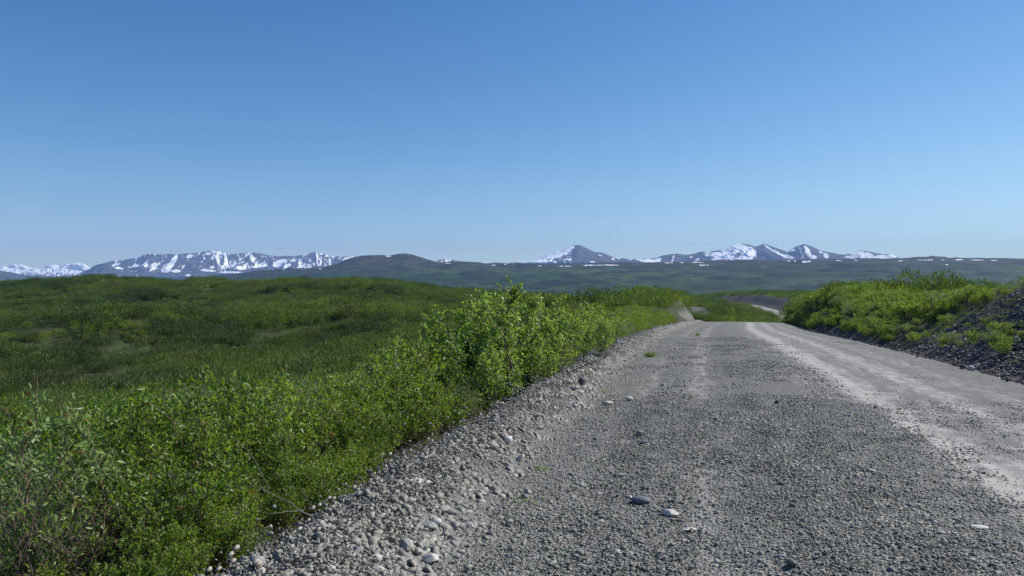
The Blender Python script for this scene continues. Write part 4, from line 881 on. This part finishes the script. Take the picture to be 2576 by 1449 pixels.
clump('purple_flower', 559, 375, MP, 60, .05, .16, 'small purple lupine flower head at the stony edge under the long branch', 'flower')
clump('rusty_plant', 449, 418, MR, 70, .06, .16, 'rust red withered plant in the dark gap left of the round pale cobble', 'plant')

# ------------------------------------------------------------------ spruces
def mat_spruce():
    m = NT('spruce_needles'); return m.done(m.bsdf(m.mix(m.attr('rnd'), (.012, .024, .014), (.028, .045, .022)), .9, .1))
M_SPR = mat_spruce()
def spruce_geo(x, y, z, h, r, tiers=5, seg=6):
    V = []; Fc = []; 
    for t in range(tiers):
        z0 = z + h * (.06 + .82 * t / tiers); z1 = z0 + h * .30; rr = h * .17 * (1 - t / tiers * .8) * r.uniform(.8, 1.2); b = len(V); a0 = r.uniform(0, 6)
        for k in range(seg): V.append((x + math.cos(a0 + 6.283 * k / seg) * rr * r.uniform(.7, 1.15), y + math.sin(a0 + 6.283 * k / seg) * rr, z0 - h * .02 * (k % 2)))
        V.append((x, y, min(z1, z + h)))
        for k in range(seg): Fc.append((b + k, b + (k + 1) % seg, b + seg))
    return V, Fc
VV = []; FF = []; RN = []; r = random.Random(5)
for k in range(620):
    px = r.choice([r.gauss(440, 16), r.gauss(478, 20), r.gauss(520, 22), r.uniform(400, 600)]); Yt = r.uniform(2560, 3050)
    if px > 545 and r.random() < .6: continue
    x = (px - CX) / F * Yt; z = plateau_at(px, Yt); h = r.uniform(8, 17) * (1 - .3 * (px > 545))
    v, f = spruce_geo(x, Yt, z - 1, h, r, 3, 5); b = len(VV); VV += v; FF += [(a + b, c + b, d + b) for a, c, d in f]; RN += [r.random()] * len(v)
o = link('spruce_wood', mesh('spruce_wood', VV, FF, M_SPR, False, {'rnd': RN})); tag(o, 'open stand of tiny dark spruces at the foot of the plateau', 'wood', kind='stuff')
for i, (px, Yt, h, lb) in enumerate([(717.5, 330, 2.2, 'left of two tiny spruces on the rise beyond the crest'), (724.5, 340, 3.4, 'right and taller of two tiny spruces on the rise beyond the crest')]):
    x = (px - CX) / F * Yt; z = float(terrain(np.array([x]), np.array([Yt]))[0]); e = bpy.data.objects.new('spruce_tree', None); COL.objects.link(e); e.location = (x, Yt, z); tag(e, lb, 'tree')
    v, f = spruce_geo(0, 0, .3, h, r, 7, 8); link('crown', mesh('crown', v, f, M_SPR, False, {'rnd': np.random.rand(len(v))}), None, e)
    V, Fq = tubes([(np.array([(0, 0, 0), (0, 0, h * .5), (0, 0, h * .95)]), .07, .02)], 6); link('trunk', mesh('trunk', V, Fq, M_BARK, True), None, e)

# ------------------------------------------------------------------ haze
x0, x1, y0, y1, zb, zt = -17000, 17000, -17000, 17600, -420, 1000
V = [(x, y, z) for z in (zb, zt) for x, y in ((x0, y0), (x1, y0), (x1, y1), (x0, y1))]
hz = link('haze', mesh('haze', V, [(0, 3, 2, 1), (4, 5, 6, 7), (0, 1, 5, 4), (1, 2, 6, 5), (2, 3, 7, 6), (3, 0, 4, 7)]))
mh = bpy.data.materials.new('haze_air'); mh.use_nodes = True; t = mh.node_tree; t.nodes.clear(); pv = t.nodes.new('ShaderNodeVolumePrincipled'); mo = t.nodes.new('ShaderNodeOutputMaterial')
pv.inputs['Color'].default_value = (.33, .56, 1, 1); pv.inputs['Density'].default_value = 5.0e-5; pv.inputs['Anisotropy'].default_value = .0
t.links.new(pv.outputs[0], mo.inputs['Volume']); hz.data.materials.append(mh); tag(hz, 'pale blue air haze over the whole landscape', 'haze', kind='stuff')
